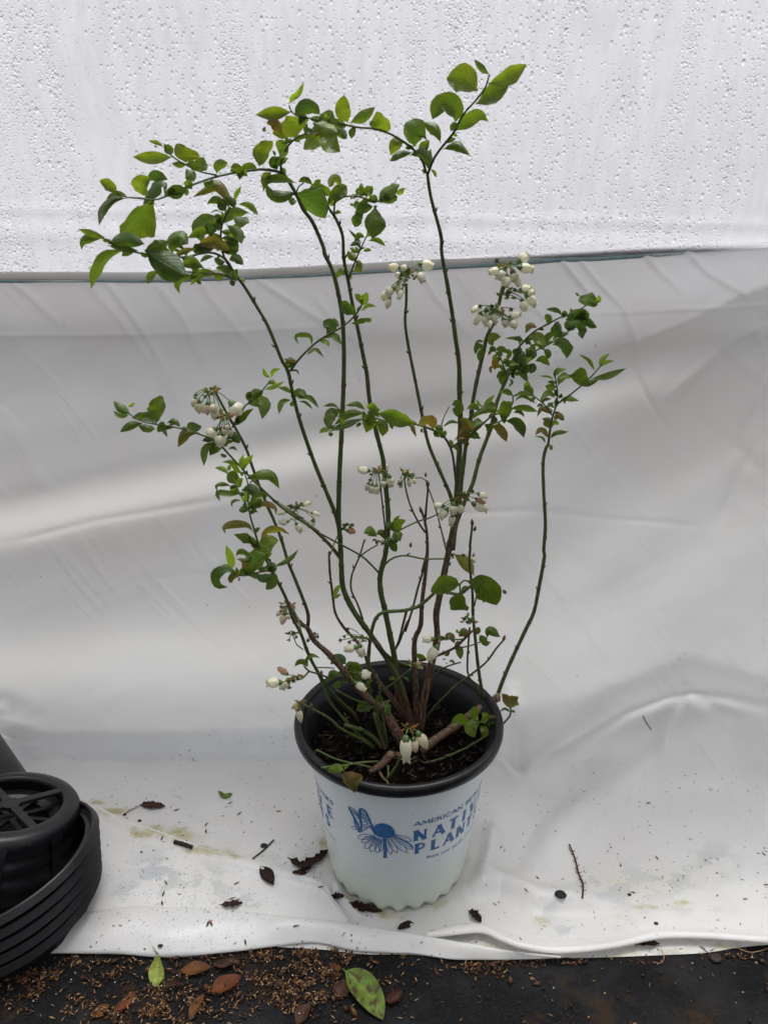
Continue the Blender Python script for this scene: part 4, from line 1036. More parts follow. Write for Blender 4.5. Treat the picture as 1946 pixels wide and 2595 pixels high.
leaves('T7', '''d 835,970 780,965 720,1032 64 d; 825,925 870,905 915,952 56 d; 785,1020 810,1035 832,1035 20 g; 838,992 870,978 898,1002 16 g''')
leaves('T7b', '''d 870,838 920,800 1002,728 46 g; 955,700 1060,690 1058,798 72 g; 1065,618 1010,640 958,648 66 g; 1070,605 1130,590 1202,553 26 l; 1098,572 1122,555 1148,562 30 l; 1112,532 1080,505 1063,463 22 l; 1115,532 1135,490 1178,470 26 l''')
leaves('L1', '''I 190,1142 140,1100 78,1090 32 g; 192,1190 110,1215 85,1308 42 g; 200,1185 195,1140 215,1108 36 g; 210,1175 250,1135 313,1150 46 g; 235,1178 330,1180 407,1258 36 g; 238,1205 300,1210 362,1268 20 g; 200,1248 192,1228 208,1205 32 l
180,958 225,955 250,990 16 g; 185,935 170,880 233,890 62 d; 120,855 180,872 233,878 28 r; 215,1130 250,1160 300,1170 30 g''')
leaves('I1', '''I 305,835 380,790 455,857 26 r; 352,762 340,680 270,665 220,680 245,742 34 g; 448,697 520,675 595,748 46 g; 470,658 500,600 445,550 95 d; 572,602 550,570 527,528 34 g; 695,502 650,440 582,390 94 d; 662,578 740,560 818,530 38 d; 790,560 820,550 820,528 26 g
755,430 775,370 797,318 66 l; 765,412 740,370 698,335 46 l; 748,478 800,430 872,435 30 l''')
leaves('M1b+M1c', '''I 570,1262 520,1225 442,1242 26 g; 575,1270 500,1300 482,1425 78 g; 780,1298 650,1305 530,1395 58 g; 765,1335 640,1395 505,1442 52 d; 510,1440 450,1435 412,1458 36 l; 785,1272 720,1225 622,1238 38 g; 620,1310 590,1320 560,1330 24 g
710,1412 735,1390 750,1375 26 d; 488,1455 505,1462 518,1455 32 d; 600,1310 560,1290 535,1340 40 g''')
leaves('M1', '''I 870,1300 1000,1310 1178,1382 116 g; 795,1258 850,1235 905,1275 60 g; 820,1290 805,1370 788,1457 108 y; 865,1372 910,1400 922,1487 88 y; 1005,1388 1000,1408 1003,1428 22 g; 1105,1390 1160,1400 1197,1495 32 r; 900,1330 860,1310 800,1290 60 d
1335,1432 1300,1365 1212,1385 76 r; 1240,1420 1238,1440 1243,1458 22 r; 1400,1430 1365,1440 1348,1492 48 g; 1425,1495 1400,1465 1385,1440 54 g; 1480,1572 1520,1578 1535,1618 26 g; 1340,1420 1380,1410 1415,1440 40 g; 1120,1380 1150,1365 1178,1375 24 g
E 1052,180 1085,180 1085,252 62 g; 1100,292 1050,280 998,312 18 g; 1100,265 1140,280 1182,332 46 r; 1130,420 1118,360 1125,308 50 r; 1180,330 1230,290 1260,290 34 g; 1068,392 1110,372 1165,380 28 r; 1065,440 1085,442 1092,465 18 g''')
leaves('M2+M2b+M2c', '''H 160,1312 130,1280 103,1233 24 l; 168,1318 215,1260 293,1188 38 l; 145,1352 80,1300 8,1332 52 g; 180,1332 240,1290 325,1322 48 g; 310,1372 220,1335 125,1372 64 g; 345,1402 380,1330 372,1243 138 g; 430,1330 570,1318 725,1358 58 g
470,1362 540,1365 587,1410 34 d; 478,1202 420,1150 333,1170 34 l; 478,1255 570,1200 708,1277 28 g; 480,1212 560,1170 685,1205 36 g; 385,1450 500,1455 560,1530 580,1618 95 d; 235,1498 330,1530 412,1658 84 r; 190,1498 230,1510 250,1572 64 d
350,1385 370,1430 390,1472 54 d; 270,1402 290,1440 262,1485 52 g; 185,1490 120,1445 65,1505 52 g; 60,1440 100,1380 185,1368 42 l; 0,1435 40,1480 62,1550 54 r; 635,1140 620,1090 622,1048 68 l; 575,1135 620,1130 675,1182 72 g
15,1640 60,1600 85,1575 20 l; 60,1490 30,1520 0,1580 50 g''')
leaves('R3+R3d+R3c', '''H 480,985 560,970 622,1062 58 g; 360,1098 370,1020 425,980 62 g; 430,1020 465,1060 427,1110 22 g; 520,750 550,830 565,905 118 d; 470,945 500,905 535,905 74 g; 545,970 600,930 658,925 86 d; 620,880 665,910 645,975 76 d; 525,765 500,750 470,780 54 d
265,705 270,630 350,605 80 y; 192,662 130,655 83,712 26 g; 190,702 120,710 93,782 54 g; 180,712 150,770 135,855 60 g; 300,742 260,725 235,740 54 g; 220,795 240,760 252,720 28 g; 365,750 425,770 415,830 50 g; 310,762 340,770 350,812 50 g
360,820 300,850 290,938 64 r; 275,890 253,930 257,975 30 r; 295,922 335,895 375,912 32 g; 365,870 400,850 432,915 64 g; 690,852 770,825 843,895 64 g; 440,975 470,960 500,975 44 d''')
leaves('R3a+R3b', '''H 1188,292 1220,225 1265,158 185 g; 1290,262 1325,240 1332,188 46 l; 1140,200 1115,185 1095,165 22 g; 955,400 920,350 798,330 42 d; 955,400 975,365 1020,378 64 d; 815,478 830,430 795,380 68 g; 718,522 640,480 592,572 58 r; 1080,435 1160,380 1225,430 115 d
1000,440 1100,385 1200,375 92 d; 990,510 1080,465 1168,478 90 d; 895,458 930,520 975,600 115 d; 1215,425 1260,480 1312,512 72 d; 1105,512 1170,530 1170,628 84 d; 1035,578 960,590 865,642 62 g; 802,672 820,610 895,560 58 g; 868,682 960,700 1010,825 104 d
640,610 720,620 780,690 110 y; 605,690 620,665 650,690 34 g; 540,700 520,630 390,620 34 r; 600,725 660,770 645,850 128 d; 780,732 820,770 810,835 64 g; 680,700 740,670 780,740 70 g; 1140,420 1180,440 1215,500 70 d; 1010,540 1060,520 1100,500 50 d''')
leaves('R4a+R4c', '''H 852,1382 760,1320 712,1408 44 r; 780,1302 740,1288 707,1312 26 g; 850,1372 856,1350 850,1325 20 l; 897,1222 830,1170 740,1250 54 g; 862,1225 800,1235 745,1255 26 g; 908,1115 850,1115 792,1100 66 g; 885,1032 820,1000 728,995 20 l
882,1012 905,950 935,908 28 l; 888,1002 940,955 1010,928 38 l; 920,1098 970,1020 1060,1000 66 g; 888,1148 905,1175 913,1202 32 d; 935,1225 950,1195 955,1173 42 d
832,1625 760,1540 692,1595 48 r; 838,1632 900,1570 1028,1555 42 g; 800,1672 760,1615 683,1605 20 g; 852,1528 848,1470 870,1430 102 y; 845,1445 800,1430 760,1428 32 r; 878,1442 930,1408 985,1442 58 r; 838,1682 850,1710 857,1745 36 l''')
leaves('R4b', '''H 1135,1090 1160,990 1150,910 175 g; 1125,1092 1240,1060 1337,1030 54 g; 1255,1022 1400,1005 1603,923 62 g; 1292,952 1230,850 1130,783 32 g; 1332,902 1365,830 1437,772 42 l; 1328,912 1400,860 1487,848 34 l; 930,1255 1020,1220 1133,1247 50 g; 980,1255 990,1265 998,1272 22 g''')
leaves('L3m+L3n', '''M 655,292 560,230 480,120 343,115 58 l; 622,232 605,120 645,0 52 l; 658,245 670,130 783,12 68 l; 728,425 850,300 1030,300 1155,492 112 g; 452,302 370,215 248,192 52 l; 440,245 450,190 462,150 40 l; 520,425 500,330 520,235 140 g; 480,455 380,415 265,440 282,535 44 g
460,450 520,510 560,430 92 g; 630,555 450,560 290,550 322,672 64 g; 620,512 760,500 870,625 115 d; 730,702 820,600 960,570 950,642 62 g; 740,770 800,700 900,620 120 d; 765,742 950,700 1090,760 1100,862 62 r; 760,832 800,800 855,822 26 g; 625,655 530,650 480,690 495,748 32 g
715,805 650,780 585,800 84 g; 790,1110 700,1000 500,990 375,1040 400,1120 84 r; 892,1220 960,1110 1130,1065 1297,1132 72 r; 870,1300 720,1180 512,1122 96 d; 835,1335 750,1220 695,1088 30 r''')
leaves('L3o+L3m', '''M 870,1390 1000,1280 1140,1210 190 y; 1060,1590 1220,1520 1330,1440 1422,1335 52 g; 770,1460 820,1360 930,1345 66 l; 535,1440 610,1380 750,1445 62 g; 490,1620 475,1450 403,1268 84 l; 650,1490 710,1490 760,1440 52 d; 690,1685 640,1520 545,1470 74 r; 690,1670 820,1500 965,1410 215 g
950,1610 1040,1570 1105,1600 84 g; 600,1710 420,1620 270,1700 290,1840 430,1870 110 d; 455,1812 500,1740 592,1720 84 r; 305,1590 400,1565 510,1590 26 l; 790,1690 930,1740 1065,1700 92 d; 1065,1640 1050,1800 963,1905 115 g; 590,1720 590,1760 592,1792 20 g; 640,1690 720,1660 760,1600 80 d; 1000,1540 1050,1600 1060,1660 50 g''')
leaves('G1+T13', '''G 880,335 750,325 635,400 150 g; 955,300 1090,350 1190,510 200 g; 895,400 895,470 925,552 138 g; 1000,262 930,160 832,80 88 r; 975,355 920,370 890,425 44 d; 1240,380 1255,400 1268,418 30 r; 1060,430 1075,460 1080,495 30 r''')
leaves('T16+T16b+T14', '''G 970,755 910,735 868,772 74 r; 872,748 862,730 862,712 26 l; 1105,790 1130,720 1222,778 64 g; 1142,820 1090,830 1047,760 58 g; 750,770 800,770 835,830 46 r; 825,875 870,880 888,965 56 g; 795,902 770,925 748,930 24 g; 785,990 810,980 838,1005 20 g; 730,970 748,962 765,966 10 g; 1010,700 1030,720 1020,760 44 r; 755,1000 770,998 780,1005 8 g''')
leaves('T20+T26', '''G 212,1325 195,1290 178,1265 66 g; 210,1348 110,1345 5,1395 78 g; 228,1345 270,1360 302,1418 78 g; 290,1142 310,1125 345,1125 26 g; 395,1120 430,1125 455,1155 20 g''')
leaves('G2+T18', '''G 918,1525 880,1455 800,1512 74 l; 1035,1485 1000,1440 1012,1362 68 l; 1045,1500 970,1530 1005,1622 102 l; 1050,1500 1075,1460 1060,1415 54 l; 1050,1530 1090,1570 1070,1620 62 y; 1090,1440 1140,1452 1188,1450 26 r; 1105,1505 1150,1510 1205,1545 54 d
1228,1250 1300,1290 1373,1282 88 r; 1300,1372 1250,1330 1245,1325 14 g; 1298,1370 1335,1330 1378,1348 52 g; 1310,1412 1255,1380 1213,1410 18 g; 1310,1412 1330,1400 1342,1418 18 g; 1075,1500 1095,1470 1105,1450 34 l''')
leaves('T27+L3', '''F 912,1292 870,1255 818,1292 42 g; 905,1248 960,1205 1032,1218 34 g; 935,1255 915,1240 898,1245 36 g; 930,1245 920,1275 935,1290 20 g; 1160,722 1165,660 1207,597 36 l; 1160,725 1190,690 1213,692 20 l; 1160,722 1155,700 1148,680 16 l''')
leaves('F1', '''F 1250,1272 1190,1225 1118,1270 68 d; 1242,1292 1290,1275 1337,1300 54 g; 1225,1380 1140,1345 1080,1422 56 g; 1222,1422 1300,1380 1388,1425 78 g; 1222,1440 1180,1440 1140,1470 54 g; 1240,1335 1310,1315 1393,1310 54 g; 1230,1440 1250,1380 1280,1340 36 g; 1260,1345 1230,1370 1225,1400 44 g''')
leaves('T9+T4+C2', '''E 605,972 565,930 525,950 54 g; 600,962 630,950 652,988 34 g; 722,942 735,890 778,872 46 l; 705,935 725,870 745,843 28 l; 712,945 690,905 665,920 44 g; 690,972 730,955 748,1000 60 g; 680,985 720,1000 725,1010 34 d; 648,1012 690,1015 722,1062 42 g; 535,985 530,1000 525,1010 14 l; 575,1000 590,990 600,1000 12 g''')
leaves('J1', '''J 432,150 380,135 318,162 62 l; 432,158 470,230 512,312 128 r; 442,140 452,115 470,112 26 l''')

def lsize(L): return sum(math.dist(a, b) for a, b in zip(L[1], L[1][1:]))*L[2]
# small young leaves crowding the shoots
for nm, cnt in (('AL1', 9), ('AL2', 6), ('AL3', 14), ('B1s', 8), ('B2s', 7), ('B3s', 8), ('B4s', 5), ('B5s', 3), ('C4s', 3), ('R3a', 7), ('R3b', 9), ('R3d', 7), ('R3c', 5), ('R4a', 6), ('R4c', 5), ('M2', 9), ('M1', 6), ('M1c', 5), ('T7a', 6), ('T7b', 4), ('L3m', 8), ('L3n', 7), ('L3o', 8), ('I1', 3), ('M2b', 4), ('F1', 4), ('T16', 2)):
    rec = ST[nm]
    for k in range(cnt):
        a = rec[rnd.randrange(1, len(rec)-1)]; an = rnd.uniform(0, 6.28); Ln = rnd.uniform(16, 36)
        tip = (a[0]+Ln*math.cos(an), a[1]+Ln*math.sin(an)*.8-4); md = ((a[0]+tip[0])/2+rnd.uniform(-5, 5), (a[1]+tip[1])/2-rnd.uniform(0, 7))
        LEAVES.append((nm, [(a[0], a[1]), md, tip], Ln*rnd.uniform(.28, .5), rnd.choice('gggddlly')))
LEAVES.sort(key=lambda L: -lsize(L))
rest = MB()
TL = {'r': 'reddish leaf', 'y': 'yellow-green leaf', 'd': 'dark green leaf', 'l': 'small fresh bright green leaf'}
for i, (st, P, wpx, tone) in enumerate(LEAVES):
    Y0 = nearY(st, *P[0]); L = sum(math.dist(a, b) for a, b in zip(P, P[1:]))
    base = at_y(*P[0], Y0); dep = (base-CAM).dot(CF); Lm = L/FPX*dep
    dY = rnd.uniform(-.55, .45)*Lm; cy_ = rnd.uniform(-.15, .15)*Lm
    P3 = []; s_ = 0
    for k, p in enumerate(P):
        if k: s_ += math.dist(p, P[k-1])/L
        P3.append(at_y(p[0], p[1], Y0+dY*s_+cy_*math.sin(math.pi*s_)))
    m_ = leaf_mesh(P3, wpx/FPX*dep*(1.38 if st.startswith('L3') else 1.27 if st.startswith('AL') else 1.17)*(.92 if wpx > .5*L else 1), tone)
    if i < 100: m_.build('leaf', M_LEAF, plant, label=TL.get(tone))
    else: rest.add(m_.v, m_.f, m_.c, m_.uv)
rest.build('foliage', M_LEAF, plant, kind='stuff', label='the smaller green leaves of the bush')

# flowers ---------------------------------------------------------------
def axisframe(A):
    A = A.normalized(); u = A.cross(Vector((.3, .5, .81))).normalized(); return A, u, A.cross(u)
WH = (.82, .80, .66); PK = (.62, .40, .32); DR = (.36, .10, .035); YG = (.30, .33, .12)
def corolla(b, tip, wid, kind):
    A, u, v = axisframe(tip-b); L = (tip-b).length; mb = MB(); rows = []; cols = []
    bud = kind == 'p' or kind == 'o'
    prof = [(0, .30), (.07, .62), (.2, .88), (.4, 1.0), (.6, .98), (.76, .82), (.86, .62), (.92, .56), (.965, .64), (1.0, .84)] if not bud else [(0, .3), (.1, .7), (.3, .98), (.5, 1), (.7, .8), (.85, .5), (1.0, .06)]
    if kind == 'b': prof = [(0, .4), (.2, .8), (.4, 1.0), (.6, .7), (.8, .75), (1.0, .12)]
    c0, c1 = {'w': (WH, (.78, .75, .56)), 'p': ((.66, .60, .46), PK), 'b': (DR, (.30, .11, .04)), 'o': (YG, (.45, .28, .14))}[kind]
    ph = rnd.uniform(0, 6)
    for t, r in prof:
        row = []
        for k in range(20):
            a = 2*math.pi*k/20; rr = wid/2*r*(1+.075*math.cos(5*a+ph)*(1 if t < .9 else 2.6))
            ext = .045*L*math.cos(5*a+ph) if t >= 1.0 and not bud else 0
            row.append(b+A*(t*L+ext)+(u*math.cos(a)+v*math.sin(a))*rr)
            m_ = t**1.3; cols.append(tuple(c0[j]*(1-m_)+c1[j]*m_ for j in range(3)))
        rows.append(row)
    if not bud and kind != 'b':   # inside of the mouth
        row = []
        for k in range(20):
            a = 2*math.pi*k/20; row.append(b+A*(L*.86)+(u*math.cos(a)+v*math.sin(a))*wid/2*.38); cols.append((.32, .34, .14))
        rows.append(row)
    mb.grid(rows, cols, close=True); return mb
def calyx(b, tip, wid, open_=False, col=(.05, .12, .045)):
    A, u, v = axisframe(tip-b); mb = MB(); L = wid*.55; rows = []; cols = []
    for t, r in ((-.75, .12), (-.6, .40), (-.2, .60), (.1, .66), (.3, .74)):
        rows.append([b+A*(t*L)+(u*math.cos(a)+v*math.sin(a))*wid/2*r for a in [2*math.pi*k/15 for k in range(15)]])
        cols += [col]*15
    mb.grid(rows, cols, close=True)
    if open_:
        rr = [b+A*(.05*L)+(u*math.cos(a)+v*math.sin(a))*wid/2*.5 for a in [2*math.pi*k/15 for k in range(15)]]
        mb.add(rr+[b], [(k, (k+1) % 15, 15) for k in range(15)], (.16, .15, .04))
    for s_ in range(5):
        a = 2*math.pi*s_/5+.3; d = u*math.cos(a)+v*math.sin(a); q = -u*math.sin(a)+v*math.cos(a)
        c_ = b+d*wid/2*.68
        out = .55 if open_ else .18
        mb.add([c_-q*wid*.17, c_+q*wid*.17, c_+A*wid*.34+d*wid*out*.6, c_-d*wid*.05], [(0, 1, 2), (0, 2, 3), (1, 3, 2)], (col[0]*1.3, col[1]*1.25, col[2]))
    return mb
FLOWERLAB = {}
def cluster(f, node, Y, fl, cups=(), bracts=6, label=None, bcol=(.30, .26, .07)):
    """fl: 'x0,y0>x1,y1 w k; ...' in frame f"""
    nx, ny = fr(f, *node); N3 = at_y(nx, ny, Y); mb = MB(); items = []; k_ = FR[f][2]
    for ln in fl.split(';'):
        tk = ln.split()
        if not tk: continue
        a, b = tk[0].split('>'); wpx = float(tk[1])/k_; kd = tk[2] if len(tk) > 2 else 'w'
        a = fr(f, *map(float, a.split(','))); b = fr(f, *map(float, b.split(',')))
        Yf = Y+rnd.uniform(-.010, .008); dy = rnd.uniform(-.004, .003)
        A3 = at_y(a[0], a[1], Yf); dep = (A3-CAM).dot(CF); B3 = at_y(b[0], b[1], Yf+dy)
        items.append((A3, A3+(B3-A3)*1.18, wpx/FPX*dep*1.1, kd))
    for c in cups:
        a = fr(f, *c); A3 = at_y(a[0], a[1], Y+rnd.uniform(-.008, .006))
        items.append((A3, A3+Vector((rnd.uniform(-1, 1), rnd.uniform(-1.6, 0), rnd.uniform(-1, .3))).normalized()*.004, .0052, 'c'))
    for A3, B3, wm, kd in items:
        ax = (B3-A3).normalized(); s_ = A3-ax*wm*.35
        mid = (N3+s_)/2+Vector((0, 0, .0022))-ax*.0015
        mb.tube(catmull([N3, mid, s_], 7), .00055, (.17, .25, .06), seg=6)
    for k in range(int(bracts*1.7)):
        d = Vector((rnd.uniform(-1, 1), rnd.uniform(-1, .4), rnd.uniform(-.2, 1))).normalized(); p = N3+d*.002+Vector((rnd.uniform(-.004, .004), 0, rnd.uniform(-.003, .003)))
        q = d.cross(Vector((.3, 1, .2))).normalized()*.0018; L_ = rnd.uniform(.005, .009)
        cc = rnd.choice([bcol, (.35, .16, .07), (.14, .22, .05)])
        mb.add([p, p+d*L_*.45+q, p+d*L_, p+d*L_*.45-q, p+d*L_*.5+Vector((0, -.0006, .0004))], [(0, 1, 4), (1, 2, 4), (2, 3, 4), (3, 0, 4)], cc)
    cl = mb.build('flower_cluster', M_CALYX, plant, label=label)
    for A3, B3, wm, kd in items:
        if kd != 'c': corolla(A3, B3, wm, kd).build({'p': 'flower_bud', 'o': 'flower_bud', 'b': 'withered_flower'}.get(kd, 'flower'), M_PETAL, cl)
        calyx(A3, B3, wm*(.84 if kd != 'c' else 1), kd == 'c', (.12, .20, .06) if kd != 'c' else (.06, .12, .04)).build('calyx', M_CALYX, cl)
cluster('I', (1130, 200), -.03, '1055,118>982,120 62; 1110,115>1085,128 45; 1235,95>1318,112 76; 1222,160>1245,225 62; 1065,185>1032,180 48; 1048,255>1048,332 48 p; 1005,290>962,325 62; 960,318>928,372 58; 982,372>958,445 44 p; 1080,300>1058,362 40', [(1130, 140), (1075, 175), (1095, 260), (1080, 315)], 9, 'white flower cluster on the tall middle cane')
cluster('C', (895, 1380), .0, '985,1330>1028,1300 54; 988,1368>1052,1380 54; 862,1385>812,1398 44; 875,1385>862,1432 54; 908,1425>902,1478 52; 945,1395>955,1442 56; 962,1418>980,1472 44', [(850, 1330), (930, 1345), (905, 1355)], 8, 'topmost right flower cluster')
cluster('H', (390, 190), -.0, '545,145>628,122 82; 612,195>685,275 88; 568,250>585,335 80; 620,160>680,165 56', [(430, 155), (490, 135), (560, 240), (420, 200)], 8)
cluster('H', (310, 360), -.01, '135,305>75,345 62; 148,372>98,462 66; 205,345>222,415 84; 180,400>205,485 64; 255,372>285,450 80; 315,298>352,385 80; 445,405>535,378 66; 450,440>500,505 80; 375,430>402,495 64; 250,440>240,505 44', [(450, 330), (400, 440), (140, 300), (260, 300)], 10)
cluster('d', (735, 625), -.09, '625,660>610,712 34 p; 648,685>652,752 56 p; 670,705>682,755 36 p; 705,695>704,762 44 p; 728,700>757,752 52 p; 755,738>752,782 50; 865,700>908,758 86; 792,745>803,792 46', [(630, 640), (690, 650)], 12, 'pink-tinged flower cluster at the left cane tip', (.42, .30, .10))
cluster('d', (825, 790), -.095, '752,865>715,912 70; 790,895>788,962 66; 830,832>833,866 32 p; 815,855>820,898 34 p; 852,862>857,905 34 p', [(785, 860)], 8, None, (.42, .22, .08))
cluster('E', (605, 585), .0, '552,575>502,570 46; 555,652>542,690 32 p; 577,662>570,700 38; 602,668>603,706 40; 680,612>688,658 44; 645,632>640,662 38; 655,555>672,548 34', [(565, 630), (660, 600)], 9, None, (.42, .26, .08))
cluster('E', (785, 605), -.0, '745,622>733,645 20 p; 795,630>799,668 26 p; 822,622>832,652 24 p; 752,652>745,678 20 o; 775,590>770,575 18 o', [(740, 655)], 14, None, (.45, .34, .10))
cluster('M', (1375, 770), -.03, '1250,805>1158,832 66; 1492,722>1588,680 66; 1258,950>1170,960 86; 1392,985>1452,1085 90; 1385,905>1335,900 60; 1610,830>1690,850 66; 1625,935>1590,1010 92', [(1300, 730), (1420, 730)], 10, 'small white flower cluster by the thin arching twig', (.42, .22, .08))
cluster('E', (1110, 740), -.02, '1000,788>955,785 38; 1022,810>990,855 48; 1065,780>1062,825 52; 1092,785>1112,822 46; 1060,842>1050,892 38; 1190,775>1255,802 60; 1215,715>1258,730 38; 1200,745>1248,768 30 b', [(1180, 700), (1150, 745), (1110, 720), (1135, 720), (1000, 790)], 10, 'white flower cluster with one browned bell')
cluster('F', (1240, 130), -.01, '1262,145>1322,158 54 b', [(1225, 130), (1260, 95), (1300, 100), (1235, 100)], 3, 'green calyx cups with one dried bell', (.08, .15, .05))
cluster('F', (775, 780), -.06, '705,822>673,862 38 p; 733,845>714,928 54 p; 760,850>772,890 44 p; 740,800>720,830 40 o', [(705, 790)], 9, None, (.55, .26, .14))
cluster('F', (845, 1385), -.16, '690,1425>602,1430 80; 768,1405>722,1455 74; 752,1352>688,1308 54 b', [(845, 1385), (775, 1468), (810, 1410)], 5, 'white flowers hanging left of the pot rim')
cluster('F', (870, 1600), -.125, '850,1652>872,1750 50 p; 862,1600>800,1640 38 o; 840,1620>850,1680 40 o', [(880, 1680)], 7, None, (.42, .22, .09))
cluster('F', (1390, 1060), -.03, '1330,1128>1255,1145 62; 1362,1115>1382,1182 70', [(1205, 1070), (1235, 1040), (1265, 975), (1280, 1085), (1395, 1075)], 5)
cluster('F', (1250, 1350), -.02, '1372,1352>1442,1362 74; 1335,1430>1402,1482 58', [(1355, 1350)], 3)
cluster('G', (735, 790), -.04, '650,795>580,800 60; 688,862>628,955 80', [(735, 790), (765, 790), (710, 770)], 4, 'two white bells in front of the brown canes')
cluster('G', (490, 1015), -.03, '508,1000>552,995 32 o; 518,1022>565,1040 26 o; 505,1010>530,1030 24 o', [], 3, None, (.34, .36, .06))
cluster('G', (455, 1545), -.11, '425,1630>428,1782 92; 490,1635>505,1732 62 p; 530,1590>595,1698 80 p', [], 12, 'large pale pink flowers over the front of the soil', (.60, .22, .10))
cluster('G', (955, 640), .0, '945,600>950,575 24 o; 960,630>945,665 24 o', [(930, 615), (965, 655), (940, 650), (985, 640)], 10, None, (.28, .26, .07))
cluster('G', (975, 140), .01, '980,130>1005,118 30', [(910, 90)], 2)
cluster('F', (800, 1030), -.05, '', [(775, 1010), (812, 1008), (770, 1070), (830, 1045)], 3, None, (.10, .12, .05))
cluster('F', (990, 1030), -.03, '', [(985, 1015), (1010, 1042), (930, 1070)], 2, None, (.08, .14, .05))
cluster('E', (650, 1010), -.0, '', [(602, 1005), (638, 1012), (690, 990), (706, 1004), (720, 990)], 2, None, (.08, .14, .05))
cluster('G', (800, 110), -.0, '', [(795, 90), (785, 120), (790, 160), (775, 180)], 4, None, (.08, .14, .05))
# terminal buds
for f, x, y, Y, r, dx in (('E', 908, 655, .02, .0022, 0), ('G', 466, 5, .02, .0018, 0), ('E', 1176, 888, .0, .0022, -.1), ('E', 1192, 925, .0, .0019, .2), ('G', 1250, 788, .0, .0022, .2), ('E', 320, 1072, -.02, .0017, 0), ('F', 1045, 1342, -.1, .0016, 0),
                          ('E', 868, 812, .03, .0022, -.3), ('F', 960, 1620, -.12, .0019, -.2), ('G', 205, 1205, -.02, .0016, 0), ('E', 780, 1412, .03, .0013, 0), ('E', 897, 600, .02, .0015, 0)):
    p = at_y(*fr(f, x, y), Y); d = Vector((dx, 0, 1)).normalized()
    mb = MB(); mb.tube([p-d*r*1.6, p-d*r*.6, p+d*r*.6, p+d*r*2.4], [r*.5, r, r*.9, r*.08], (.12, .045, .028), seg=8)
    mb.build('bud', M_STEM, plant)
# cut faces of the stump and the front knuckle
mb = MB()
p = at_y(*fr('G', 1198, 1283), .052); n_ = Vector((.75, -.45, .3)).normalized(); A, u, v = axisframe(n_)
mb.tube([p, p+A*.0016], [.0062, .0056], (.24, .15, .10), seg=16)
mb.build('cut_stub', M_STEM, plant); mb = MB()
p = at_y(*fr('G', 296, 1766), -.062); A, u, v = axisframe(Vector((.2, -.8, .5)))
mb.tube([p, p+A*.002], [.0048, .0042], (.17, .11, .07), seg=14)
mb.build('cut_stub', M_STEM, plant)

# ------------------------------------------------------------------ stack of empty black pots, left
def axis_xf(loc, tiltx, tilty):
    return Matrix.Translation(loc) @ Matrix.Rotation(math.radians(tilty), 4, 'Y') @ Matrix.Rotation(math.radians(tiltx), 4, 'X')
def xlathe(mb, prof, X, seg=120, a0=0, a1=360):
    n = seg; rws = []
    for r, z in prof:
        rws.append([X @ Vector((r*math.cos(a), r*math.sin(a), z)) for a in [math.radians(a0+(a1-a0)*k/n) for k in range(n)]])
    mb.grid(rws, close=True)
XB = axis_xf(STACK_B, *TILT_B)
t = empty('inverted_pot', STACK_B); tag(t, 'black slotted pot turned upside down with a cross of ribs on its base', 'plant pot', 'empty black pots at the left edge')
mb = MB()   # base ring (z=0 at top), wall downwards
xlathe(mb, [(.066, -.007), (.0655, -.001), (.068, .0005), (.078, 0), (.084, -.002), (.0875, -.007), (.0885, -.014), (.0880, -.018)], XB); mb.build('base_ring', M_BLACK, t)
mb = MB()
for a in (42, -43):
    for sg in (1, -1):
        d = Vector((math.cos(math.radians(a))*sg, math.sin(math.radians(a))*sg, 0)); q = Vector((-d.y, d.x, 0))*.0052
        v = [XB @ (d*r+q*s+Vector((0, 0, z))) for r in (.004, .069) for s in (-1, 1) for z in (-.0005, -.005)]
        mb.add(v, [(0, 4, 6, 2), (1, 3, 7, 5), (0, 1, 5, 4), (2, 6, 7, 3)])
mb.tube([XB @ Vector((0, 0, -.0052)), XB @ Vector((0, 0, -.0002))], [.012, .0125], seg=24)
mb.build('cross_rib', M_BLACK, t, smooth=False)
mb = MB()   # second grid of the pot nested inside, seen through the openings
for a in (40, -45, 75, 5):
    d = Vector((math.cos(math.radians(a)), math.sin(math.radians(a)), 0)); q = Vector((-d.y, d.x, 0))*.0035
    v = [XB @ (d*r+q*s+Vector((0, 0, z))) for r in (-.064, .064) for s in (-1, 1) for z in (-.021, -.025)]
    mb.add(v, [(0, 4, 6, 2), (1, 3, 7, 5), (0, 1, 5, 4), (2, 6, 7, 3)])
xlathe(mb, [(.05, -.028), (.058, -.022), (.070, -.021)], XB)
mb.build('inner_grid', M_BLACK, t, smooth=False)
mb = MB(); W_ = []
for z, r in ((-.016, .0862), (-.026, .087), (-.029, .0855), (-.036, .0858), (-.039, .0880), (-.048, .0885), (-.051, .0868), (-.060, .0872), (-.063, .0895), (-.075, .0900), (-.078, .088), (-.092, .089)):
    W_.append((r, z))
xlathe(mb, W_, XB); mb.build('wall', M_BLACK, t)
for a in (-28, 20, -75, -120, 65, 110, 155, 200):
    d = Vector((math.cos(math.radians(a)), math.sin(math.radians(a)), 0)); q = Vector((-d.y, d.x, 0))
    v = [XB @ (d*r+q*s+Vector((0, 0, z))) for z, r, hw in ((-.008, .0875, .011), (-.022, .0895, .0085), (-.045, .0905, .006), (-.07, .0910, .005)) for s in (-hw, hw)]
    mb = MB(); mb.add(v, [(0, 1, 3, 2), (2, 3, 5, 4), (4, 5, 7, 6)])
    mb.build('wall_rib', M_BLACK, t, smooth=False)
LB = ['topmost of the stacked open black pots, holding the slotted pot', 'second from the top of the stacked open black pots', 'third from the top of the stacked open black pots', 'fourth from the top of the stacked open black pots', 'lowest of the stacked open black pots, touching the sheet']
XR = axis_xf(STACK_R, *TILT_R)
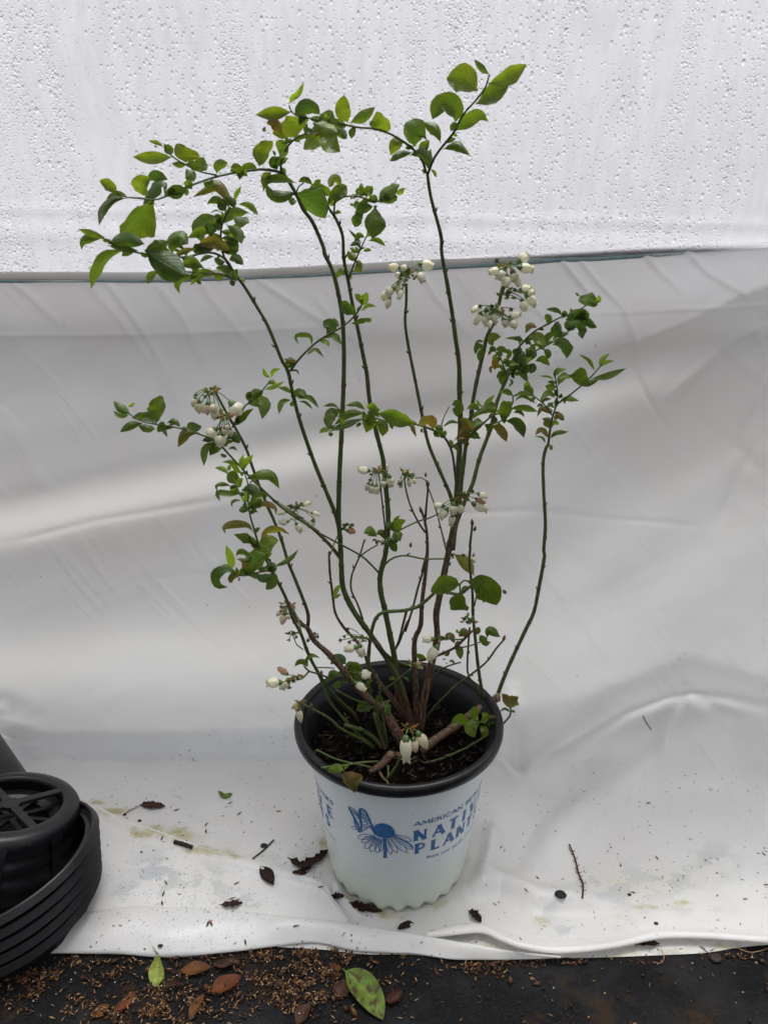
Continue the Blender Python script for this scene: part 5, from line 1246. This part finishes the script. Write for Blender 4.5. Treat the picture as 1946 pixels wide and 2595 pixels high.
for k in range(5):
    X = axis_xf(STACK_R.lerp(Vector((-.515, -.089, .028)), k/4), -5+5*k/4, -18+6*k/4)
    t = empty('stacked_pot', X.translation); tag(t, LB[k], 'plant pot', 'empty black pots at the left edge')
    mb = MB(); R_ = RIMR
    xlathe(mb, [(R_-.0060, -.008), (R_-.0055, -.001), (R_-.0040, 0), (R_-.0022, -.0001), (R_-.0012, -.001), (R_+.0018, -.0098), (R_+.0010, -.0106), (R_-.006, -.0100), (R_-.0160, -.0075)], X, 200); mb.build('rim', M_BLACK, t, smooth=False)
    mb = MB(); xlathe(mb, [(R_-.0055, -.007), (R_-.0155, -.010), (R_-.0165, -.024)]+([(R_-.019, -.050), (R_-.022, -.052), (.001, -.052)] if k < 1 else [(R_-.018, -.034)]), X, 100); mb.build('wall', M_BLACK, t)
# pot lying behind them, mostly outside the picture
t = empty('leaning_pot', (-.66, .09, .1)); tag(t, 'black pot leaning behind the stacked pots, only its edge in the picture', 'plant pot', 'empty black pots at the left edge')
X = axis_xf(Vector(LEAN), *TILT_L)
mb = MB(); xlathe(mb, [(.100, 0), (.102, -.003), (.098, -.008), (.096, -.012), (.075, -.15), (.070, -.152), (.0, -.152)], X); mb.build('wall', M_BLACK, t)
mb = MB(); xlathe(mb, [(.097, -.001), (.101, .001), (.1035, -.002), (.1035, -.009), (.099, -.010)], X); mb.build('rim', M_BLACK, t)

# ------------------------------------------------------------------ fallen leaves, twigs, grains
def floorhit(x, y):
    d = ray(x, y).normalized(); best = None
    for B_ in (LIP, FLAP, BV):
        h = B_.ray_cast(CAM, d)
        if h[0] is not None and (best is None or (h[0]-CAM).length < (best-CAM).length): best = h[0]
    g_ = at_z(x, y, 0.0)
    if best is None or best.z < 0: best = g_
    return best
DRYC = {'brown': (.120, .044, .011), 'dark': (.028, .012, .009), 'green': (.12, .19, .030), 'lime': (.23, .28, .055), 'red': (.125, .034, .009), 'tan': (.36, .19, .07), 'mid': (.055, .022, .012)}
def fallen(f, pts, wpx, col, label, name='fallen_leaf', cat='leaf', curl=.3, lift=.0015, group='fallen leaves', rag=0., spots=False, thick=True, pk=.85):
    P = [fr(f, *p) for p in pts]; n = 18
    Q = catmull([(x, y, 0) for x, y in P], n); k = wpx/FR[f][2]/2; rows = []; cols = []; uvs = []
    c = DRYC[col]; ph = rnd.uniform(0, 6)
    for i, q in enumerate(Q):
        t_ = i/(n-1); T = Q[min(i+1, n-1)]-Q[max(i-1, 0)]; nn = Vector((-T.y, T.x, 0)).normalized()
        wv = max(.04, math.sin(math.pi*min(1, max(0, (t_-.08)/.92)**pk))**.7) if t_ > .08 else .05
        wv *= 1+rag*noise.noise(Vector((t_*9, ph, 0)))
        rw = []
        for u in (-1, -.6, -.25, 0, .25, .6, 1):
            e_ = u*k*wv*(1+rag*.8*noise.noise(Vector((t_*14, u*2, ph))))
            p = floorhit(q.x+nn.x*e_, q.y+nn.y*e_)
            p = p+Vector((0, 0, lift+curl*k*wv/FPX*(abs(u)**1.7)+.0012*math.sin(t_*3+ph)*1.2+.0009*math.sin(t_*9+u*2+ph)+(.004*curl*t_*t_)))
            rw.append(p)
            j = .75+.5*abs(noise.noise(Vector((t_*7+ph, u*3, 0))))+(.25 if abs(u) < .1 else 0)
            cc = tuple(x*j for x in c)
            if spots and noise.noise(Vector((t_*9, u*3+ph, 2))) > .22: cc = (.06, .028, .014)
            cols.append(cc); uvs.append((.5+u/2, t_))
        rows.append(rw)
    mb = MB(); mb.grid(rows, cols, uvs)
    mb.grid([[p-Vector((0, 0, .0004)) for p in r] for r in rows], cols, uvs)
    return mb.build(name, M_DRY, label=label, cat=cat, group=group)
SH = 'leaves and scraps lying on the white sheet'; GR = 'leaves lying on the black ground cover'
fallen('N', [(150, 258), (240, 262), (332, 268)], 46, 'mid', 'curled brown leaf lying on the sheet by the yellow stain, left', group=SH, rag=.5, curl=.8)
fallen('N', [(700, 160), (745, 192), (800, 178)], 34, 'green', 'torn green leaf piece shaped like a crescent on the sheet', group=SH, curl=.5)
fallen('N', [(990, 675), (1040, 740), (1085, 822)], 92, 'dark', 'flat dark brown oval leaf resting across the flap crease', group=SH)
fallen('N', [(1188, 625), (1290, 690), (1400, 640), (1480, 570)], 58, 'dark', 'blackened shrivelled leaf beside the pot, left side', group=SH, rag=.8, curl=1.0)
fallen('N', [(1352, 690), (1290, 720), (1220, 730)], 46, 'mid', 'small reddish brown leaf under the blackened leaf', group=SH)
fallen('N', [(708, 965), (790, 960), (872, 945)], 38, 'dark', 'dark torn leaf strip on the edge of the rolled fold', group=SH, rag=.6, lift=.003)
fallen('N', [(1488, 885), (1530, 900), (1582, 895)], 44, 'dark', 'ragged black leaf scrap next to the pot base', group=SH, rag=.9)
fallen('J', [(472, 1115), (560, 1150), (640, 1165), (712, 1182)], 66, 'dark', 'dark wet leaf half under the pot base', group=SH, rag=.7, curl=.6)
fallen('O', [(690, 385), (640, 400), (575, 438)], 52, 'dark', 'dark brown leaf lying just in front of the pot base', group=SH)
fallen('O', [(1068, 308), (1115, 345), (1160, 390)], 56, 'dark', 'black bent leaf right of the pot above the folded edge', group=SH, rag=.7, curl=.9)
fallen('P', [(1000, 1062), (930, 1075), (835, 1072)], 46, 'mid', 'brown curled leaf caught on the curled right edge', group=SH, rag=.5, curl=.8, lift=.004)
fallen('P', [(305, 1105), (330, 1110), (362, 1105)], 16, 'red', 'tiny red-brown leaf under the curled edge', group=SH)
fallen('Q', [(1015, 1708), (1048, 1790), (1035, 1980)], 104, 'lime', 'yellow-green leaf with a long stalk lying over the sheet edge', group=GR, lift=.003, pk=2.1)
fallen('O', [(190, 722), (300, 820), (400, 950), (470, 1072)], 200, 'green', 'large green leaf with brown spots on the black ground cover', group=GR, spots=True, lift=.003)
fallen('N', [(665, 1400), (550, 1412), (428, 1432)], 88, 'brown', 'reddish brown leaf nearest the rolled edge, left of centre', group=GR, lift=.003)
fallen('N', [(640, 1575), (740, 1530), (860, 1462)], 112, 'red', 'broad russet leaf below the reddish brown one', group=GR, lift=.003)
fallen('N', [(655, 1372), (740, 1390), (842, 1340)], 62, 'mid', 'curved brown leaf tucked under the rolled edge', group=GR, curl=.8)
fallen('N', [(492, 1765), (540, 1680), (602, 1588)], 64, 'brown', 'narrow brown leaf pointing to the bottom frame edge', group=GR)
fallen('N', [(-40, 1730), (50, 1650), (132, 1560)], 66, 'red', 'narrow russet leaf at the lower left among hulls', group=GR)
fallen('N', [(285, 1545), (370, 1525), (470, 1532)], 44, 'mid', 'dark curled leaf beside the yellow-green leaf', group=GR, rag=.6, curl=.9)
fallen('N', [(1250, 1800), (1290, 1720), (1345, 1660)], 96, 'mid', 'dull brown leaf cut by the bottom frame edge', group=GR)
fallen('N', [(1005, 1468), (1090, 1495), (1190, 1500)], 52, 'mid', 'thin dark red leaf in the hull pile', group=GR)
fallen('N', [(1465, 1450), (1510, 1430), (1560, 1405)], 86, 'brown', 'crumpled brown leaf beside the spotted green leaf stalk', group=GR, rag=.5, curl=.6)
fallen('O', [(130, 940), (180, 870), (215, 790)], 100, 'mid', 'brown leaf partly under the spotted green leaf', group=GR, rag=.4, lift=.001)
fallen('O', [(470, 930), (540, 930), (610, 880)], 80, 'mid', 'crumpled brown leaf right of the spotted green leaf', group=GR, rag=.7, curl=.8)
fallen('Q', [(590, 2180), (660, 2140), (735, 2095)], 70, 'brown', 'small brown leaf at the bottom left', group=GR)
def twig(name, f, pts, w0, w1, col, label, cat='twig', lift=.002, side=0):
    P = catmull([(*fr(f, *p), 0) for p in pts], 16); k = FR[f][2]; mb = MB()
    p3 = [floorhit(q.x, q.y)+Vector((0, 0, lift)) for q in P]; n = len(p3)
    rr = [(w0+(w1-w0)*i/(n-1))/k/2/FPX*1.1*(1+.2*noise.noise(p3[i]*300)) for i in range(n)]
    mb.tube(p3, rr, col, seg=9)
    for i in range(side):
        a = p3[2+i*(n-4)//max(1, side)]; s_ = 1 if i % 2 else -1
        mb.tube([a, a+Vector((.003*s_, 0, .0005)), a+Vector((.0045*s_, .002, .001))], [.0006, .0005, .0002], col, seg=5)
    mb.build(name, M_CHIP, label=label, cat=cat)
twig('bark_stub', 'N', [(395, 515), (455, 530), (520, 552)], 32, 30, (.022, .014, .010), 'short thick dark piece of stick lying on the flap crease')
twig('thin_twig', 'N', [(942, 632), (1020, 570), (1090, 500)], 9, 12, (.02, .012, .01), 'thin straight dark twig left of the pot')
twig('seed_stalk', 'P', [(457, 458), (490, 540), (515, 640), (540, 700), (536, 785)], 9, 11, (.07, .018, .012), 'dark red stalk with small side hooks right of the pot', side=14)
twig('curved_twig', 'S', [(1628, 1816), (1636, 1832), (1650, 1853)], 3, 2, (.03, .02, .015), 'tiny curved dark twig stuck high on the sheet at right')
twig('leaf_stalk', 'N', [(150, 262), (90, 290), (45, 318)], 6, 6, (.03, .018, .012), 'fine stalk ending in a black seed, left of the curled leaf')
twig('root_strand', 'P', [(1010, 1095), (1028, 1140), (1010, 1175), (960, 1170)], 4, 3, (.35, .22, .12), 'pale hair-thin root loop under the curled edge', 'root')
twig('bent_root', 'P', [(1240, 1075), (1290, 1110), (1330, 1140)], 5, 4, (.10, .05, .03), 'thin brown root bending down from the right edge', 'root')
twig('long_root', 'P', [(1470, 1085), (1540, 1110), (1600, 1105), (1659, 1085)], 5, 4, (.30, .20, .10), 'pale tangled root at the far right edge', 'root')
def seed(f, x, y, r, col, label, name='seed'):
    p = floorhit(*fr(f, x, y)); r = r/FR[f][2]/FPX*1.1; mb = MB(); rows = []
    for i in range(9):
        a = math.pi*i/8; rows.append([p+Vector((r*math.sin(a)*math.cos(b)*(1.15+.25*noise.noise(Vector((b, a, x)))), r*math.sin(a)*math.sin(b)*(1+.25*noise.noise(Vector((b, a, y)))), r*.3+r*.34*math.cos(a))) for b in [2*math.pi*k/16 for k in range(16)]])
    mb.grid(rows, col, close=True); mb.build(name, M_CHIP, label=label, cat='seed', group='dark seeds on the sheet')
seed('N', 1020, 537, 23, (.012, .010, .009), 'round black seed at the end of the straight twig')
seed('P', 404, 760, 29, (.008, .007, .007), 'largest round black seed right of the pot')
seed('P', 981, 932, 11, (.015, .008, .008), 'small black seed near the curled right edge')
seed('P', 820, 758, 10, (.02, .012, .01), 'small black seed beside a tan hull')
seed('N', 46, 318, 12, (.02, .014, .01), 'oval black seed at the end of the fine stalk')
seed('N', 150, 361, 13, (.02, .016, .012), 'oval black seed on the start of the flap crease')
seed('N', 163, 580, 8, (.01, .01, .01), 'tiny black seed on the flap')
seed('N', 297, 1237, 14, (.012, .010, .010), 'square black crumb on the rolled edge above the yellow-green leaf', 'soil_crumb')
seed('P', 1340, 1145, 30, (.022, .014, .010), 'lump of dark soil with roots below the right edge', 'soil_lump')
def chip(mb, p, L, wd, a, col, up=.2):
    d = Vector((math.cos(a), math.sin(a), up*rnd.uniform(-.3, 1))); q = Vector((-math.sin(a), math.cos(a), 0)); z = Vector((0, 0, 1))
    v = [p-d*L/2, p+q*wd/2-d*L*.1, p+d*L/2, p-q*wd/2-d*L*.1, p+z*wd*.45, p-z*wd*.2]
    mb.add(v, [(0, 1, 4), (1, 2, 4), (2, 3, 4), (3, 0, 4), (1, 0, 5), (2, 1, 5), (3, 2, 5), (0, 3, 5)], col)
CH = [(.30, .16, .06), (.22, .11, .04), (.36, .22, .10), (.15, .07, .03), (.09, .04, .02), (.05, .025, .014)]
mb = MB(); cnt = 0
def dens(x, y):   # in D pixels
    d = 0
    for cx, cy, sx, sy, a in ((420, 2150, 130, 30, 1), (650, 2125, 90, 45, 1.3), (640, 2070, 160, 18, .8), (60, 2120, 60, 40, .8), (100, 2100, 100, 45, .5), (330, 2190, 130, 20, 1), (850, 2120, 50, 22, .25), (970, 2090, 50, 12, .4),
                              (1050, 2095, 60, 18, .6), (1110, 2080, 60, 9, .7), (1250, 2080, 120, 6, .5), (740, 2150, 30, 40, .6), (160, 2075, 120, 10, .7), (400, 2095, 150, 12, .7), (1560, 2065, 60, 6, .6), (250, 2130, 140, 40, .35)):
        d = max(d, a*math.exp(-((x-cx)/sx)**2-((y-cy)/sy)**2))
    return d*(0.05+2.2*max(0, noise.noise(Vector((x*.022, y*.04, 0)))+.12)+.9*max(0, noise.noise(Vector((x*.07, y*.12, 4)))))+.008
while cnt < 3200:
    x, y = rnd.uniform(-120, 1700), rnd.uniform(2040, 2300)
    if rnd.random() > dens(x, min(y, 2212)): continue
    X_, Y_ = fr('D', x, y); p = at_z(X_, Y_, .0)
    if p.y > at_z(*fr('D', x, 2062), 0).y+.02: continue
    r_ = rnd.random(); p.z = rnd.uniform(.0005, .0035)
    if r_ < .022: chip(mb, p, .0022, .0020, rnd.uniform(0, 6.28), (.75, .74, .70), .5)
    elif r_ < .05: chip(mb, p, rnd.uniform(.008, .018), rnd.uniform(.004, .009), rnd.uniform(0, 6.28), rnd.choice([(.03, .016, .010), (.06, .028, .014), (.09, .04, .016)]), .5)
    elif r_ < .28: chip(mb, p, rnd.uniform(.002, .007), rnd.uniform(.002, .005), rnd.uniform(0, 6.28), (.03, .016, .010), .6)
    else: chip(mb, p, rnd.uniform(.004, .0095), rnd.uniform(.0011, .0022), rnd.uniform(0, 6.28), rnd.choice(CH), .5)
    cnt += 1
cnt = 0
while cnt < 2600:
    x, y = rnd.uniform(-120, 1700), rnd.uniform(2045, 2290)
    if rnd.random() > dens(x, min(y, 2212))*1.3: continue
    p = at_z(*fr('D', x, y), .0)
    if p.y > at_z(*fr('D', x, 2062), 0).y+.02: continue
    p.z = .0004; chip(mb, p, rnd.uniform(.0012, .0042), rnd.uniform(.0008, .003), rnd.uniform(0, 6.28), rnd.choice([(.02, .011, .007), (.045, .022, .011), (.06, .03, .014), (.012, .008, .006)]), .5); cnt += 1
mb.build('rice_hulls', M_CHIP, kind='stuff', label='tan rice hulls, bark crumbs and white perlite scattered on the black ground cover', cat='litter')
mb = MB()
for k in range(150):
    x, y = rnd.uniform(180, 1659), rnd.uniform(1690, 2060)
    if 690 < x < 1045 and y < 1995: continue
    p = floorhit(*fr('D', x, y)); p.z += .0006
    chip(mb, p, rnd.uniform(.0025, .0065), rnd.uniform(.001, .0018), rnd.uniform(0, 6.28), rnd.choice([(.20, .08, .035), (.10, .04, .02), (.34, .17, .06), (.04, .02, .015)]), .1)
for k in range(1300):
    x, y = rnd.uniform(180, 1659), rnd.uniform(1670, 2060)
    if k < 800: x = rnd.choice((rnd.gauss(330, 90), rnd.gauss(480, 90), rnd.gauss(690, 30))); y = rnd.gauss(1960, 70) if x < 600 else rnd.gauss(1860, 30)
    if not (180 < x < 1659 and 1680 < y < 2060): continue
    if 700 < x < 1045 and y < 1995: continue
    p = floorhit(*fr('D', x, y)); p.z += .0003
    chip(mb, p, rnd.uniform(.0008, .0022), rnd.uniform(.0004, .0010), rnd.uniform(0, 6.28), rnd.choice([(.03, .02, .015), (.05, .03, .02), (.02, .015, .012)]), .1)
for (x, y, a) in ((640, 1070, .3), (650, 1080, 2.2), (630, 1085, 1.2), (890, 1210, 1.9), (830, 800, .5), (1420, 825, .2), (800, 905, .4), (830, 918, .1), (618, 385, 1.2), (615, 435, 1.9), (310, 480, 1.3), (335, 795, 2.2), (318, 872, 1.5), (308, 938, 2), (1245, 1100, .1), (785, 235, .4), (850, 310, .9), (410, 285, .3), (1125, 294, 0)):
    p = floorhit(*fr('N', x, y)); p.z += .001
    chip(mb, p, .011, .0028, a, rnd.choice([(.22, .09, .04), (.30, .15, .06), (.10, .04, .02)]), .3)
for (x, y, a) in ((45, 473, .8), (935, 205, 0), (767, 580, 1.4), (1630, 512, 2), (985, 535, 2), (840, 745, 2.9), (1520, 785, 0), (1645, 698, 0), (265, 655, 2.1), (195, 730, 2), (1130, 1088, .1), (1270, 1085, 2.2), (710, 1090, 1.9), (990, 1090, 2)):
    p = floorhit(*fr('P', x, y)); p.z += .001
    chip(mb, p, .0085, .0026, a, rnd.choice([(.22, .09, .04), (.30, .15, .06), (.10, .04, .02)]), .2)
mb.build('scattered_crumbs', M_CHIP, kind='stuff', label='loose hulls, soil crumbs and specks scattered over the white sheet', cat='litter')
